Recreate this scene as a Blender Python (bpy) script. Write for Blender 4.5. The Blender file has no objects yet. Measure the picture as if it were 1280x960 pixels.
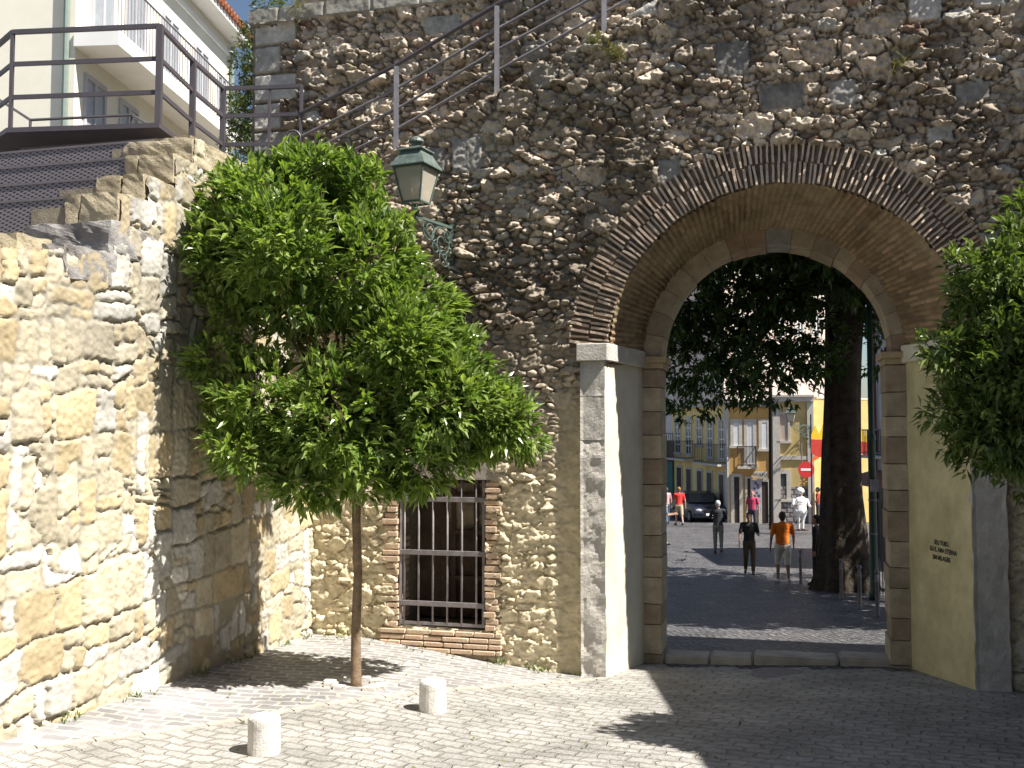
import time as _t; _T0=_t.time()
import bpy, bmesh, math, random
import numpy as np
from mathutils import Vector, Matrix
R=math.radians
random.seed(7); rng=np.random.default_rng(7)
sc=bpy.context.scene
# ------------------------------------------------------------------ camera, sky, sun, exposure
F_PX=1256.0; HY=545.0; PITCH=math.atan((HY-480)/F_PX)
cd=bpy.data.cameras.new('camera'); cam=bpy.data.objects.new('camera',cd); sc.collection.objects.link(cam)
cam.rotation_euler=(math.pi/2+PITCH,0,0); cam.location=(0,0,0)
cd.sensor_width=36; cd.lens=36*F_PX/1280; cd.clip_start=.05; cd.clip_end=2000
sc.camera=cam
SUN_AZ=11.5   # degrees out of the gate wall plane
SUN_EL=54.0
TH=R(15)
U=Vector((math.cos(TH),-math.sin(TH),0)); N=Vector((-math.sin(TH),-math.cos(TH),0)); O=Vector((0,11,0))
hz=U*math.cos(R(SUN_AZ))+N*math.sin(R(SUN_AZ))
SUN=Vector((hz.x*math.cos(R(SUN_EL)),hz.y*math.cos(R(SUN_EL)),math.sin(R(SUN_EL))))
w=bpy.data.worlds.new('World'); sc.world=w; w.use_nodes=True
nt=w.node_tree; bg=nt.nodes['Background']; sky=nt.nodes.new('ShaderNodeTexSky'); sky.sky_type='NISHITA'
sky.sun_disc=False; sky.sun_elevation=R(SUN_EL); sky.sun_rotation=math.atan2(SUN.x,SUN.y)
sky.air_density=1.0; sky.dust_density=1.0
nt.links.new(sky.outputs[0],bg.inputs[0]); bg.inputs[1].default_value=0.053
sd=bpy.data.lights.new('sun','SUN'); sun=bpy.data.objects.new('sun',sd); sc.collection.objects.link(sun)
sd.energy=5.0; sd.angle=R(.5); sd.color=(1,.95,.86)
sun.rotation_euler=SUN.to_track_quat('Z','Y').to_euler()
sc.view_settings.view_transform='Standard'; sc.view_settings.look='None'
sc.view_settings.exposure=1.12; sc.view_settings.gamma=1
sc.cycles.use_denoising=True; sc.cycles.max_bounces=6; sc.cycles.transparent_max_bounces=8
sc.cycles.diffuse_bounces=4

# ------------------------------------------------------------------ pixel helpers (photo pixels, 1280x960)
cp,sp=math.cos(PITCH),math.sin(PITCH)
def ray(px,py):
    x=(px-640)/F_PX; y=(480-py)/F_PX
    return Vector((x,cp-y*sp,sp+y*cp))
def atY(px,py,Y):
    r=ray(px,py); return r*(Y/r.y)
def sm(a,b,x):
    t=np.clip((x-a)/(b-a),0,1); return t*t*(3-2*t)
GY=np.array([-40,0,7,10.6,11.6,14,17.8,23,25,31,43,50,70,400.]); GZ=np.array([-1.2,-1.65,-2.27,-2.53,-2.6,-2.83,-3.2,-3.52,-3.65,-3.88,-4.08,-4.22,-4.5,-6.])
def gz(X,Y):
    X=np.asarray(X,float); Y=np.asarray(Y,float)
    z=np.interp(Y,GY,GZ)
    c=.34*sm(0,1,(1.0-X)/3)*np.clip((Y-6)/5.5,0,1)+.13*sm(0,1,(-2-X)/2)*sm(4,7,Y)
    c=c+.05*sm(2,4,X)*np.clip((Y-6)/4,0,1)
    return z+c*(1-sm(12.2,14,Y))
def hit(px,py):
    r=ray(px,py); t=4.0
    while t<200:
        p=r*t
        if p.z<=float(gz(p.x,p.y)):
            break
        t+=.02
    return r*t
def W(s,d,z): return O+U*s+N*d+Vector((0,0,z))
CORN=W(-2.366,0,0)
def L(t,e,z): return CORN+N*t+U*e+Vector((0,0,z))   # left wall frame: t towards camera, e to the right

TS=bpy.data.scenes.new('scratch')
def evaluated_mesh(o):
    TS.collection.objects.link(o); vl=TS.view_layers[0]; vl.update(); dg=vl.depsgraph; dg.update()
    me=bpy.data.meshes.new_from_object(o.evaluated_get(dg)); TS.collection.objects.unlink(o); bpy.data.objects.remove(o); return me
# ------------------------------------------------------------------ numpy noise
def hsh(i,j,k=0):
    n=(i.astype(np.int64)*374761393+j.astype(np.int64)*668265263+k*2147483647+k*1274126177)&0xffffffff
    n=((n^(n>>13))*1274126177)&0xffffffff; n=(n^(n>>16))&0xffffffff
    n=((n^(n>>13))*1103515245)&0xffffffff; n=(n^(n>>15))&0xffffffff
    return n/4294967295.0
def vn(x,y,k=0):
    i=np.floor(x).astype(np.int64); j=np.floor(y).astype(np.int64); fx=x-i; fy=y-j
    fx=fx*fx*(3-2*fx); fy=fy*fy*(3-2*fy)
    a=hsh(i,j,k); b=hsh(i+1,j,k); c=hsh(i,j+1,k); d=hsh(i+1,j+1,k)
    return (a*(1-fx)+b*fx)*(1-fy)+(c*(1-fx)+d*fx)*fy
def fbm(x,y,k=0,o=4):
    s=0;a=.5
    for q in range(o):
        s=s+a*vn(x,y,k+q*17); x=x*2.03+5.1; y=y*2.03+1.7; a*=.5
    return s/(1-.5**o)
def cells(x,y,w_,h_,k,jit=.8,off=.5):
    """jittered coursed cells: id arrays, edge distance (metres-ish), local offsets"""
    X=x/w_; Y=y/h_
    j0=np.floor(Y).astype(np.int64)
    f1=np.full(X.shape,9.); f2=np.full(X.shape,9.); I=np.zeros(X.shape,np.int64); J=I.copy(); DX=np.zeros(X.shape); DY=DX.copy()
    for dj in (-1,0,1):
        j=j0+dj; sh=(j%2)*off+hsh(j,j*0,k+3)*.6
        xs=X-sh; i0=np.floor(xs).astype(np.int64)
        for di in (-1,0,1):
            i=i0+di
            cx=i+.5+(hsh(i,j,k)-.5)*jit; cy=j+.5+(hsh(i,j,k+7)-.5)*jit*.75
            dx=xs-cx; dy=Y-cy
            d=np.sqrt(dx*dx+dy*dy*1.0)
            n=d<f1
            f2=np.where(n,f1,np.minimum(f2,d)); f1=np.where(n,d,f1)
            I=np.where(n,i,I); J=np.where(n,j,J); DX=np.where(n,dx,DX); DY=np.where(n,dy,DY)
    return I,J,(f2-f1),DX,DY

def courses(x,y,h_,w_,k,split=.3):
    """roughly squared stones in wavering courses: id arrays, distance to the nearest joint in metres, local offsets"""
    q=y/h_; j=np.floor(q).astype(np.int64)
    def yb(j): return (j+(hsh(j,j*0,k)-.5)*.55)*h_
    lo=yb(j); j=np.where(y<lo,j-1,j); hi=yb(j+1); j=np.where(y>=hi,j+1,j); lo=yb(j); hi=yb(j+1)
    off=hsh(j,j*0,k+1)*w_; ww=w_*(.7+.7*hsh(j,j*0,k+2))
    X=x+off; i=np.floor(X/ww).astype(np.int64)
    def xb(i): return (i+(hsh(i,j,k+3)-.5)*.7)*ww
    a=xb(i); i=np.where(X<a,i-1,i); b=xb(i+1); i=np.where(X>=b,i+1,i); a=xb(i); b=xb(i+1)
    # some stones are split into two low ones or two narrow ones
    r=hsh(i,j,k+4); sub=np.zeros_like(i)
    m=lo+(hi-lo)*(.35+.3*hsh(i,j,k+5)); sp_=(r<split); up=sp_&(y>m); sub=np.where(up,1,sub); lo=np.where(up,m,lo); hi=np.where(sp_&~up,m,hi)
    mm=a+(b-a)*(.3+.4*hsh(i,j,k+6)); sq=(hsh(i,j+sub*77,k+8)<split*.8)&((b-a)>w_*.7); rt=sq&(X>mm); sub=np.where(rt,sub+2,sub); a=np.where(rt,mm,a); b=np.where(sq&~rt,mm,b)
    dx=np.minimum(X-a,b-X); dy=np.minimum(y-lo,hi-y)
    rr=.045; ex=np.maximum(rr-dx,0); ey=np.maximum(rr-dy,0)
    e=np.where((dx<rr)&(dy<rr),rr-np.sqrt(ex*ex+ey*ey),np.minimum(dx,dy))
    return i*4+sub,j,np.maximum(e,0),(X-(a+b)/2),(y-(lo+hi)/2)

# ------------------------------------------------------------------ object helpers
def link(o,parent=None):
    sc.collection.objects.link(o)
    if parent is not None: o.parent=parent; o.matrix_parent_inverse=parent.matrix_world.inverted() if False else Matrix.Identity(4)
    return o
def tag(o,label=None,cat=None,group=None,kind=None):
    if label: o['label']=label
    if cat: o['category']=cat
    if group: o['group']=group
    if kind: o['kind']=kind
    return o
def thing(name,label,cat,loc=(0,0,0),rz=0,group=None):
    o=bpy.data.objects.new(name,None); o.empty_display_size=.2; link(o); o.location=loc; o.rotation_euler=(0,0,rz)
    return tag(o,label,cat,group)
def build(name,bm,mat,parent=None,smooth=False,world=True):
    """bm in world coordinates when world and parent is at a location"""
    me=bpy.data.meshes.new(name); bm.to_mesh(me); bm.free()
    if smooth:
        me.polygons.foreach_set('use_smooth',[True]*len(me.polygons))
    for m in (mat if isinstance(mat,(list,tuple)) else [mat]): me.materials.append(m)
    o=bpy.data.objects.new(name,me); link(o,parent)
    if parent is not None and world:
        M=Matrix.Translation(parent.location)@Matrix.Rotation(parent.rotation_euler.z,4,'Z')
        pp=parent.parent
        while pp is not None:
            M=Matrix.Translation(pp.location)@Matrix.Rotation(pp.rotation_euler.z,4,'Z')@M; pp=pp.parent
        me.transform(M.inverted())
    return o
def build_np(name,verts,faces,mat,parent=None,smooth=False,col=None,nside=4,world=True):
    me=bpy.data.meshes.new(name); v=np.asarray(verts,np.float32); f=np.asarray(faces,np.int32)
    me.vertices.add(len(v)); me.vertices.foreach_set('co',v.ravel())
    me.loops.add(f.size); me.loops.foreach_set('vertex_index',f.ravel())
    me.polygons.add(len(f)); me.polygons.foreach_set('loop_start',np.arange(0,f.size,nside,dtype=np.int32))
    me.polygons.foreach_set('loop_total',np.full(len(f),nside,np.int32))
    me.polygons.foreach_set('use_smooth',np.full(len(f),bool(smooth)))
    me.update(calc_edges=True)
    if col is not None:
        a=me.color_attributes.new('Col','FLOAT_COLOR','POINT'); c=np.ones((len(v),4),np.float32); c[:,:3]=col; a.data.foreach_set('color',c.ravel())
    for m in (mat if isinstance(mat,(list,tuple)) else [mat]): me.materials.append(m)
    o=bpy.data.objects.new(name,me); link(o,parent)
    if parent is not None and world:
        M=Matrix.Translation(parent.location)@Matrix.Rotation(parent.rotation_euler.z,4,'Z'); me.transform(M.inverted())
    return o
def hexa(bm,c):
    """8 corners: bottom 4 ccw then top 4 ccw"""
    v=[bm.verts.new(p) for p in c]
    for f in ((3,2,1,0),(4,5,6,7),(0,1,5,4),(1,2,6,5),(2,3,7,6),(3,0,4,7)): bm.faces.new([v[i] for i in f])
    return v
def fbox(bm,fr,a0,a1,b0,b1,z0,z1):
    hexa(bm,[fr(a0,b0,z0),fr(a1,b0,z0),fr(a1,b1,z0),fr(a0,b1,z0),fr(a0,b0,z1),fr(a1,b0,z1),fr(a1,b1,z1),fr(a0,b1,z1)])
def box(bm,x0,x1,y0,y1,z0,z1): fbox(bm,lambda a,b,c:Vector((a,b,c)),x0,x1,y0,y1,z0,z1)
def prism(bm,pts,z0,z1):
    n=len(pts); b=[bm.verts.new((p[0],p[1],z0)) for p in pts]; t=[bm.verts.new((p[0],p[1],z1)) for p in pts]
    for i in range(n): bm.faces.new([b[i],b[(i+1)%n],t[(i+1)%n],t[i]])
    bm.faces.new(t); bm.faces.new(b[::-1])
def tube(bm,path,r,n=8,r1=None,caps=True):
    path=[Vector(p) for p in path]; m=len(path); rings=[]; up=None
    for i,p in enumerate(path):
        a=path[max(i-1,0)]; b=path[min(i+1,m-1)]; d=(b-a)
        if d.length<1e-9: d=Vector((0,0,1))
        d.normalize()
        if up is None:
            up=Vector((0,0,1)) if abs(d.z)<.9 else Vector((1,0,0))
        x=d.cross(up); 
        if x.length<1e-6: x=d.orthogonal()
        x.normalize(); y=x.cross(d).normalized(); up=y
        rr=r if r1 is None else r+(r1-r)*i/max(m-1,1)
        if isinstance(r,(list,tuple)): rr=r[i]
        rings.append([bm.verts.new(p+(x*math.cos(2*math.pi*k/n)+y*math.sin(2*math.pi*k/n))*rr) for k in range(n)])
    for i in range(m-1):
        for k in range(n): bm.faces.new([rings[i][k],rings[i][(k+1)%n],rings[i+1][(k+1)%n],rings[i+1][k]])
    if caps: bm.faces.new(rings[0][::-1]); bm.faces.new(rings[-1])
def lathe(bm,c,prof,n=16):
    c=Vector(c); rings=[]
    for (r,z) in prof: rings.append([bm.verts.new(c+Vector((r*math.cos(2*math.pi*k/n),r*math.sin(2*math.pi*k/n),z))) for k in range(n)])
    for i in range(len(prof)-1):
        for k in range(n): bm.faces.new([rings[i][k],rings[i][(k+1)%n],rings[i+1][(k+1)%n],rings[i+1][k]])
    bm.faces.new(rings[0][::-1]); bm.faces.new(rings[-1])
def bar(bm,p,q,w_,h_):
    """flat bar of width w_ (horizontal) and height h_ from p to q"""
    p=Vector(p);q=Vector(q); d=(q-p).normalized(); up=Vector((0,0,1)) if abs(d.z)<.95 else Vector((0,1,0))
    x=d.cross(up).normalized()*w_/2; y=x.normalized().cross(d)*h_/2
    hexa(bm,[p-x-y,p+x-y,p+x+y,p-x+y,q-x-y,q+x-y,q+x+y,q-x+y])
def rock(bm,c,dims,fr=None,k=0,amp=.03,n=6):
    """rough block: subdivided box pushed about with noise; c centre, dims along frame axes"""
    b=bmesh.new(); bmesh.ops.create_cube(b,size=1.0)
    bmesh.ops.subdivide_edges(b,edges=b.edges[:],cuts=n,use_grid_fill=True)
    for v in b.verts:
        p=v.co.copy(); m=max(abs(p.x),abs(p.y),abs(p.z))
        q=Vector([math.copysign(min(abs(a),.5)**1.0,a) for a in p])
        # round the corners a little
        l=q.length; q=q*(1-.10*max(0,(l-.62)))
        s=Vector((q.x*dims[0],q.y*dims[1],q.z*dims[2]))
        a=np.array([s.x*6+k*3.1]); bb=np.array([s.y*6+s.z*7+k])
        nx=float(fbm(a+s.z*5,bb,k,3)[0]-.5); ny=float(fbm(a+9,bb-s.x*4,k+5,3)[0]-.5); nz=float(fbm(a-7,bb+4,k+9,3)[0]-.5)
        s+=Vector((nx,ny,nz))*amp*2
        v.co=(fr(c[0]+s.x,c[1]+s.y,c[2]+s.z) if fr else Vector(c)+s)
    me=bpy.data.meshes.new('tmp'); b.to_mesh(me); b.free(); bm.from_mesh(me); bpy.data.meshes.remove(me)

# ------------------------------------------------------------------ materials
def mat(name,col,rough=.8,var=.15,scale=6,bump=.0,bscale=40,metal=0,attr=False,hue=None,spec=.5,dist=.02):
    m=bpy.data.materials.new(name); m.use_nodes=True; t=m.node_tree; p=t.nodes['Principled BSDF']
    p.inputs['Roughness'].default_value=rough; p.inputs['Metallic'].default_value=metal; p.inputs['Specular IOR Level'].default_value=spec
    tc=t.nodes.new('ShaderNodeTexCoord'); n=t.nodes.new('ShaderNodeTexNoise'); n.inputs['Scale'].default_value=scale; n.inputs['Detail'].default_value=6; n.inputs['Roughness'].default_value=.65
    t.links.new(tc.outputs['Object'],n.inputs['Vector'])
    mx=t.nodes.new('ShaderNodeMix'); mx.data_type='RGBA'; mx.blend_type='MIX'
    ramp=t.nodes.new('ShaderNodeMapRange'); ramp.inputs['From Min'].default_value=.3; ramp.inputs['From Max'].default_value=.7
    t.links.new(n.outputs['Fac'],ramp.inputs['Value']); t.links.new(ramp.outputs[0],mx.inputs['Factor'])
    c=Vector(col[:3]); h=Vector(hue) if hue else c*(1-2*var)
    if attr:
        a=t.nodes.new('ShaderNodeAttribute'); a.attribute_name='Col'
        m1=t.nodes.new('ShaderNodeMix'); m1.data_type='RGBA'; m1.blend_type='MULTIPLY'; m1.inputs['Factor'].default_value=1
        mx.inputs['A'].default_value=(1+var,1+var,1+var,1); mx.inputs['B'].default_value=(1-var,1-var,1-var*1.1,1)
        t.links.new(a.outputs['Color'],m1.inputs['A']); t.links.new(mx.outputs['Result'],m1.inputs['B']); t.links.new(m1.outputs['Result'],p.inputs['Base Color'])
    else:
        mx.inputs['A'].default_value=(*(c*(1+var*.5)),1); mx.inputs['B'].default_value=(*h,1)
        t.links.new(mx.outputs['Result'],p.inputs['Base Color'])
    if bump:
        n2=t.nodes.new('ShaderNodeTexNoise'); n2.inputs['Scale'].default_value=bscale; n2.inputs['Detail'].default_value=5; n2.inputs['Roughness'].default_value=.7
        t.links.new(tc.outputs['Object'],n2.inputs['Vector'])
        b=t.nodes.new('ShaderNodeBump'); b.inputs['Strength'].default_value=bump; b.inputs['Distance'].default_value=dist
        t.links.new(n2.outputs['Fac'],b.inputs['Height']); t.links.new(b.outputs[0],p.inputs['Normal'])
    return m
def sett_mat(name,cA,cB,joint,w_,h_,rot,msize=.014,bump=.5,rough=.75,damp=0):
    m=bpy.data.materials.new(name); m.use_nodes=True; t=m.node_tree; p=t.nodes['Principled BSDF']; nd=t.nodes.new; ln=t.links.new
    tc=nd('ShaderNodeTexCoord'); mp=nd('ShaderNodeMapping'); mp.inputs['Rotation'].default_value=(0,0,rot); ln(tc.outputs['Object'],mp.inputs['Vector'])
    no=nd('ShaderNodeTexNoise'); no.inputs['Scale'].default_value=2.2; no.inputs['Detail'].default_value=3; ln(mp.outputs[0],no.inputs['Vector'])
    no3=nd('ShaderNodeTexNoise'); no3.inputs['Scale'].default_value=14; ln(mp.outputs[0],no3.inputs['Vector'])
    s1=nd('ShaderNodeVectorMath'); s1.operation='SUBTRACT'; s1.inputs[1].default_value=(.5,.5,.5); ln(no.outputs['Color'],s1.inputs[0])
    s2=nd('ShaderNodeVectorMath'); s2.operation='SCALE'; s2.inputs['Scale'].default_value=.22; ln(s1.outputs[0],s2.inputs[0])
    s3=nd('ShaderNodeVectorMath'); s3.operation='SUBTRACT'; s3.inputs[1].default_value=(.5,.5,.5); ln(no3.outputs['Color'],s3.inputs[0])
    s4=nd('ShaderNodeVectorMath'); s4.operation='SCALE'; s4.inputs['Scale'].default_value=.05; ln(s3.outputs[0],s4.inputs[0])
    ad=nd('ShaderNodeVectorMath'); ln(mp.outputs[0],ad.inputs[0]); ln(s2.outputs[0],ad.inputs[1])
    ad2=nd('ShaderNodeVectorMath'); ln(ad.outputs[0],ad2.inputs[0]); ln(s4.outputs[0],ad2.inputs[1])
    br=nd('ShaderNodeTexBrick'); ln(ad2.outputs[0],br.inputs['Vector']); br.inputs['Scale'].default_value=1; br.inputs['Brick Width'].default_value=w_; br.inputs['Row Height'].default_value=h_
    br.inputs['Mortar Size'].default_value=msize; br.inputs['Mortar Smooth'].default_value=.5; br.inputs['Bias'].default_value=0
    br.inputs['Color1'].default_value=(*cA,1); br.inputs['Color2'].default_value=(*cB,1); br.inputs['Mortar'].default_value=(*joint,1)
    n2=nd('ShaderNodeTexNoise'); n2.inputs['Scale'].default_value=1.3; n2.inputs['Detail'].default_value=8; n2.inputs['Roughness'].default_value=.7; ln(tc.outputs['Object'],n2.inputs['Vector'])
    mr=nd('ShaderNodeMapRange'); mr.inputs['From Min'].default_value=.3; mr.inputs['From Max'].default_value=.7; mr.inputs['To Min'].default_value=.55; mr.inputs['To Max'].default_value=1.25; ln(n2.outputs['Fac'],mr.inputs['Value'])
    mu=nd('ShaderNodeMix'); mu.data_type='RGBA'; mu.blend_type='MULTIPLY'; mu.inputs['Factor'].default_value=1; ln(br.outputs['Color'],mu.inputs['A']); ln(mr.outputs[0],mu.inputs['B'])
    ln(mu.outputs['Result'],p.inputs['Base Color']); p.inputs['Roughness'].default_value=rough
    n4=nd('ShaderNodeTexNoise'); n4.inputs['Scale'].default_value=25; n4.inputs['Detail'].default_value=6; ln(tc.outputs['Object'],n4.inputs['Vector'])
    iv=nd('ShaderNodeMath'); iv.operation='MULTIPLY_ADD'; iv.inputs[1].default_value=-1; ln(br.outputs['Fac'],iv.inputs[0]); 
    hs=nd('ShaderNodeMath'); hs.operation='MULTIPLY_ADD'; hs.inputs[1].default_value=.8; ln(n4.outputs['Fac'],hs.inputs[0]); ln(hs.outputs[0],iv.inputs[2])
    hs.inputs[2].default_value=0
    b=nd('ShaderNodeBump'); b.inputs['Strength'].default_value=bump; b.inputs['Distance'].default_value=.03; ln(iv.outputs[0],b.inputs['Height']); ln(b.outputs[0],p.inputs['Normal'])
    return m
M={}
M['rubble']=mat('rubble_stone',(1,1,1),.92,.28,scale=9,bump=.55,bscale=70,attr=True,dist=.012,spec=.15)
M['lime']=mat('limestone_rubble',(1,1,1),.9,.14,scale=7,bump=.5,bscale=60,attr=True,dist=.01,spec=.15)
M['brick']=mat('roman_brick',(.60,.50,.41),.9,.25,scale=9,bump=.7,bscale=45,hue=(.43,.32,.24),spec=.1,dist=.01)
M['brick_red']=mat('window_brick',(.46,.30,.21),.9,.2,scale=11,bump=.8,bscale=40,hue=(.60,.50,.37),spec=.1,dist=.01)
M['mortar']=mat('lime_mortar',(.30,.26,.20),.95,.2,scale=8,bump=.6,bscale=50,spec=.1)
M['darkmortar']=mat('old_mortar',(.24,.20,.155),.95,.3,scale=8,bump=.6,bscale=50,spec=.1)
M['greystone']=mat('grey_limestone',(.58,.55,.50),.85,.2,scale=7,bump=.9,bscale=35,hue=(.46,.43,.385),spec=.2,dist=.015)
M['lintel']=mat('lintel_stone',(.40,.35,.31),.85,.15,scale=5,bump=.4,bscale=60,spec=.2)
M['plaster']=mat('cream_plaster',(.66,.64,.55),.85,.14,scale=1.6,bump=.15,bscale=20,hue=(.54,.50,.38),spec=.2)
M['yplaster']=mat('ochre_plaster',(.60,.55,.34),.85,.2,scale=2.4,bump=.25,bscale=20,hue=(.40,.35,.20),spec=.2)
M['voussoir']=mat('worn_voussoir',(1,1,1),.88,.25,scale=6,bump=.4,bscale=40,attr=True,spec=.2)
M['iron']=mat('dark_iron',(.045,.04,.045),.5,.2,scale=12,bump=.1,spec=.5)
M['greyiron']=mat('weathered_iron',(.24,.215,.22),.6,.2,scale=14,spec=.5)
M['steel']=mat('painted_steel',(.085,.075,.085),.45,.1,scale=5,spec=.5)
M['mesh_steel']=mat('slab_steel',(.17,.15,.16),.55,.1,scale=5)
M['rail']=mat('galvanised_rail',(.20,.19,.21),.5,.15,scale=9,spec=.5)
M['darkwood']=mat('old_wood',(.09,.055,.035),.8,.3,scale=6,bump=.3)
M['lampgreen']=mat('lamp_green',(.055,.085,.07),.6,.25,scale=20,spec=.3,hue=(.11,.15,.135))
M['bark']=mat('orange_bark',(.27,.195,.13),.9,.25,scale=12,bump=.6,bscale=45,spec=.1)
M['bark2']=mat('old_bark',(.085,.07,.055),.95,.3,scale=5,bump=.9,bscale=14,spec=.1,dist=.08)
M['pipe']=mat('grey_green_pipe',(.22,.28,.25),.6,.1)
M['bollard']=mat('white_marble',(.62,.60,.56),.85,.3,scale=9,bump=.6,bscale=30,spec=.2,hue=(.52,.49,.45))
M['curb']=mat('kerb_stone',(.46,.42,.36),.85,.15,scale=4,bump=.3,bscale=40,spec=.2)
M['cream']=mat('cream_render',(.80,.77,.66),.85,.04,scale=2,spec=.2)
M['white']=mat('white_render',(.83,.82,.80),.8,.04,scale=2,spec=.2)
M['paint_w']=mat('white_paint',(.75,.75,.76),.6,.05,scale=3)
M['tile']=mat('roof_tile',(.42,.15,.07),.85,.25,scale=9,bump=.3)
M['yellow']=mat('yellow_render',(.60,.46,.20),.85,.12,scale=1.2,spec=.2)
M['paleyellow']=mat('pale_yellow_render',(.88,.66,.27),.85,.12,scale=1.2,spec=.2)
M['orange']=mat('orange_render',(.60,.37,.13),.85,.12,scale=1.2,spec=.2)
M['pink']=mat('pink_render',(.80,.66,.60),.85,.1,scale=1.5)
M['trim']=mat('stone_trim',(.58,.54,.48),.85,.1,scale=5)
M['graystone2']=mat('dark_old_wall',(.23,.19,.15),.9,.3,scale=3,bump=.4,bscale=12)
M['shade_w']=mat('grey_render',(.50,.49,.52),.85,.1,scale=2)
M['teal']=mat('teal_shutter',(.05,.20,.19),.6,.1)
M['door']=mat('dark_door',(.05,.03,.022),.6,.2)
M['glass']=mat('window_glass',(.05,.06,.07),.12,.1,spec=.8)
M['glasslit']=mat('window_curtain',(.34,.36,.38),.3,.1,spec=.6)
M['black']=mat('black_paint',(.012,.011,.012),.7,.1,spec=.2)
M['cobble_far']=None
M['ground_left']=sett_mat('setts_light',(.32,.31,.315),(.23,.225,.235),(.50,.47,.41),.19,.125,R(4),msize=.017,bump=.25)
M['ground_right']=sett_mat('setts_grey',(.40,.385,.365),(.33,.32,.305),(.30,.28,.25),.20,.13,R(24),msize=.015,bump=.9,rough=.7)
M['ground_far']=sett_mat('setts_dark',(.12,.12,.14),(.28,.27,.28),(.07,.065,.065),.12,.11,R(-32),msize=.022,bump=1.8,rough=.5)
def lampglass():
    m=bpy.data.materials.new('frosted_glass'); m.use_nodes=True; p=m.node_tree.nodes['Principled BSDF']
    p.inputs['Base Color'].default_value=(.80,.74,.62,1); p.inputs['Roughness'].default_value=.25; p.inputs['Transmission Weight'].default_value=.55; p.inputs['IOR'].default_value=1.1
    return m
M['lampglass']=lampglass()
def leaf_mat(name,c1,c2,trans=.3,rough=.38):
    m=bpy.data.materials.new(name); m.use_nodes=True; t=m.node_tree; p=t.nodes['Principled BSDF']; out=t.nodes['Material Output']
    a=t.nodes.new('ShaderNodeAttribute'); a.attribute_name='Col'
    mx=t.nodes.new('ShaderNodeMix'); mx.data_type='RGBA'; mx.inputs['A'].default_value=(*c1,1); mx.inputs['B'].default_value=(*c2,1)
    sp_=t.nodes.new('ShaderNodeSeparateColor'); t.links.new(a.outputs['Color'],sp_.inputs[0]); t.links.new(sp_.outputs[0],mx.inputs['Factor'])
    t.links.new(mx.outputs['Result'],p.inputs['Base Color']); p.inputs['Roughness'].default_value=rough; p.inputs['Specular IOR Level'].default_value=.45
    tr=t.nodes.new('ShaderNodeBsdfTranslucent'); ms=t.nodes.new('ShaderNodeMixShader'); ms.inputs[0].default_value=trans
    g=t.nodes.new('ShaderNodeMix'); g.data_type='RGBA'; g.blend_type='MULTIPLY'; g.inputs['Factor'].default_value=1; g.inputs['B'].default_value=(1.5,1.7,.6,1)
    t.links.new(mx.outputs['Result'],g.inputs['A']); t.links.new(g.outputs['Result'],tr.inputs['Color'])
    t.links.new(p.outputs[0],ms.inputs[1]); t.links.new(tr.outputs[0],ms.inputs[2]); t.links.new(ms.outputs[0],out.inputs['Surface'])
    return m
M['leaf']=leaf_mat('orange_leaf',(.060,.115,.020),(.33,.41,.12),.32,.30)
M['leafR']=leaf_mat('orange_leaf_deep',(.035,.07,.014),(.24,.30,.09),.25)
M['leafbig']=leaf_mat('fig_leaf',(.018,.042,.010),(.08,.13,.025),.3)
M['leafol']=leaf_mat('olive_leaf',(.06,.085,.03),(.14,.16,.07),.3)
M['dry']=leaf_mat('dry_grass',(.12,.13,.04),(.28,.23,.12),.2,.8)

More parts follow.
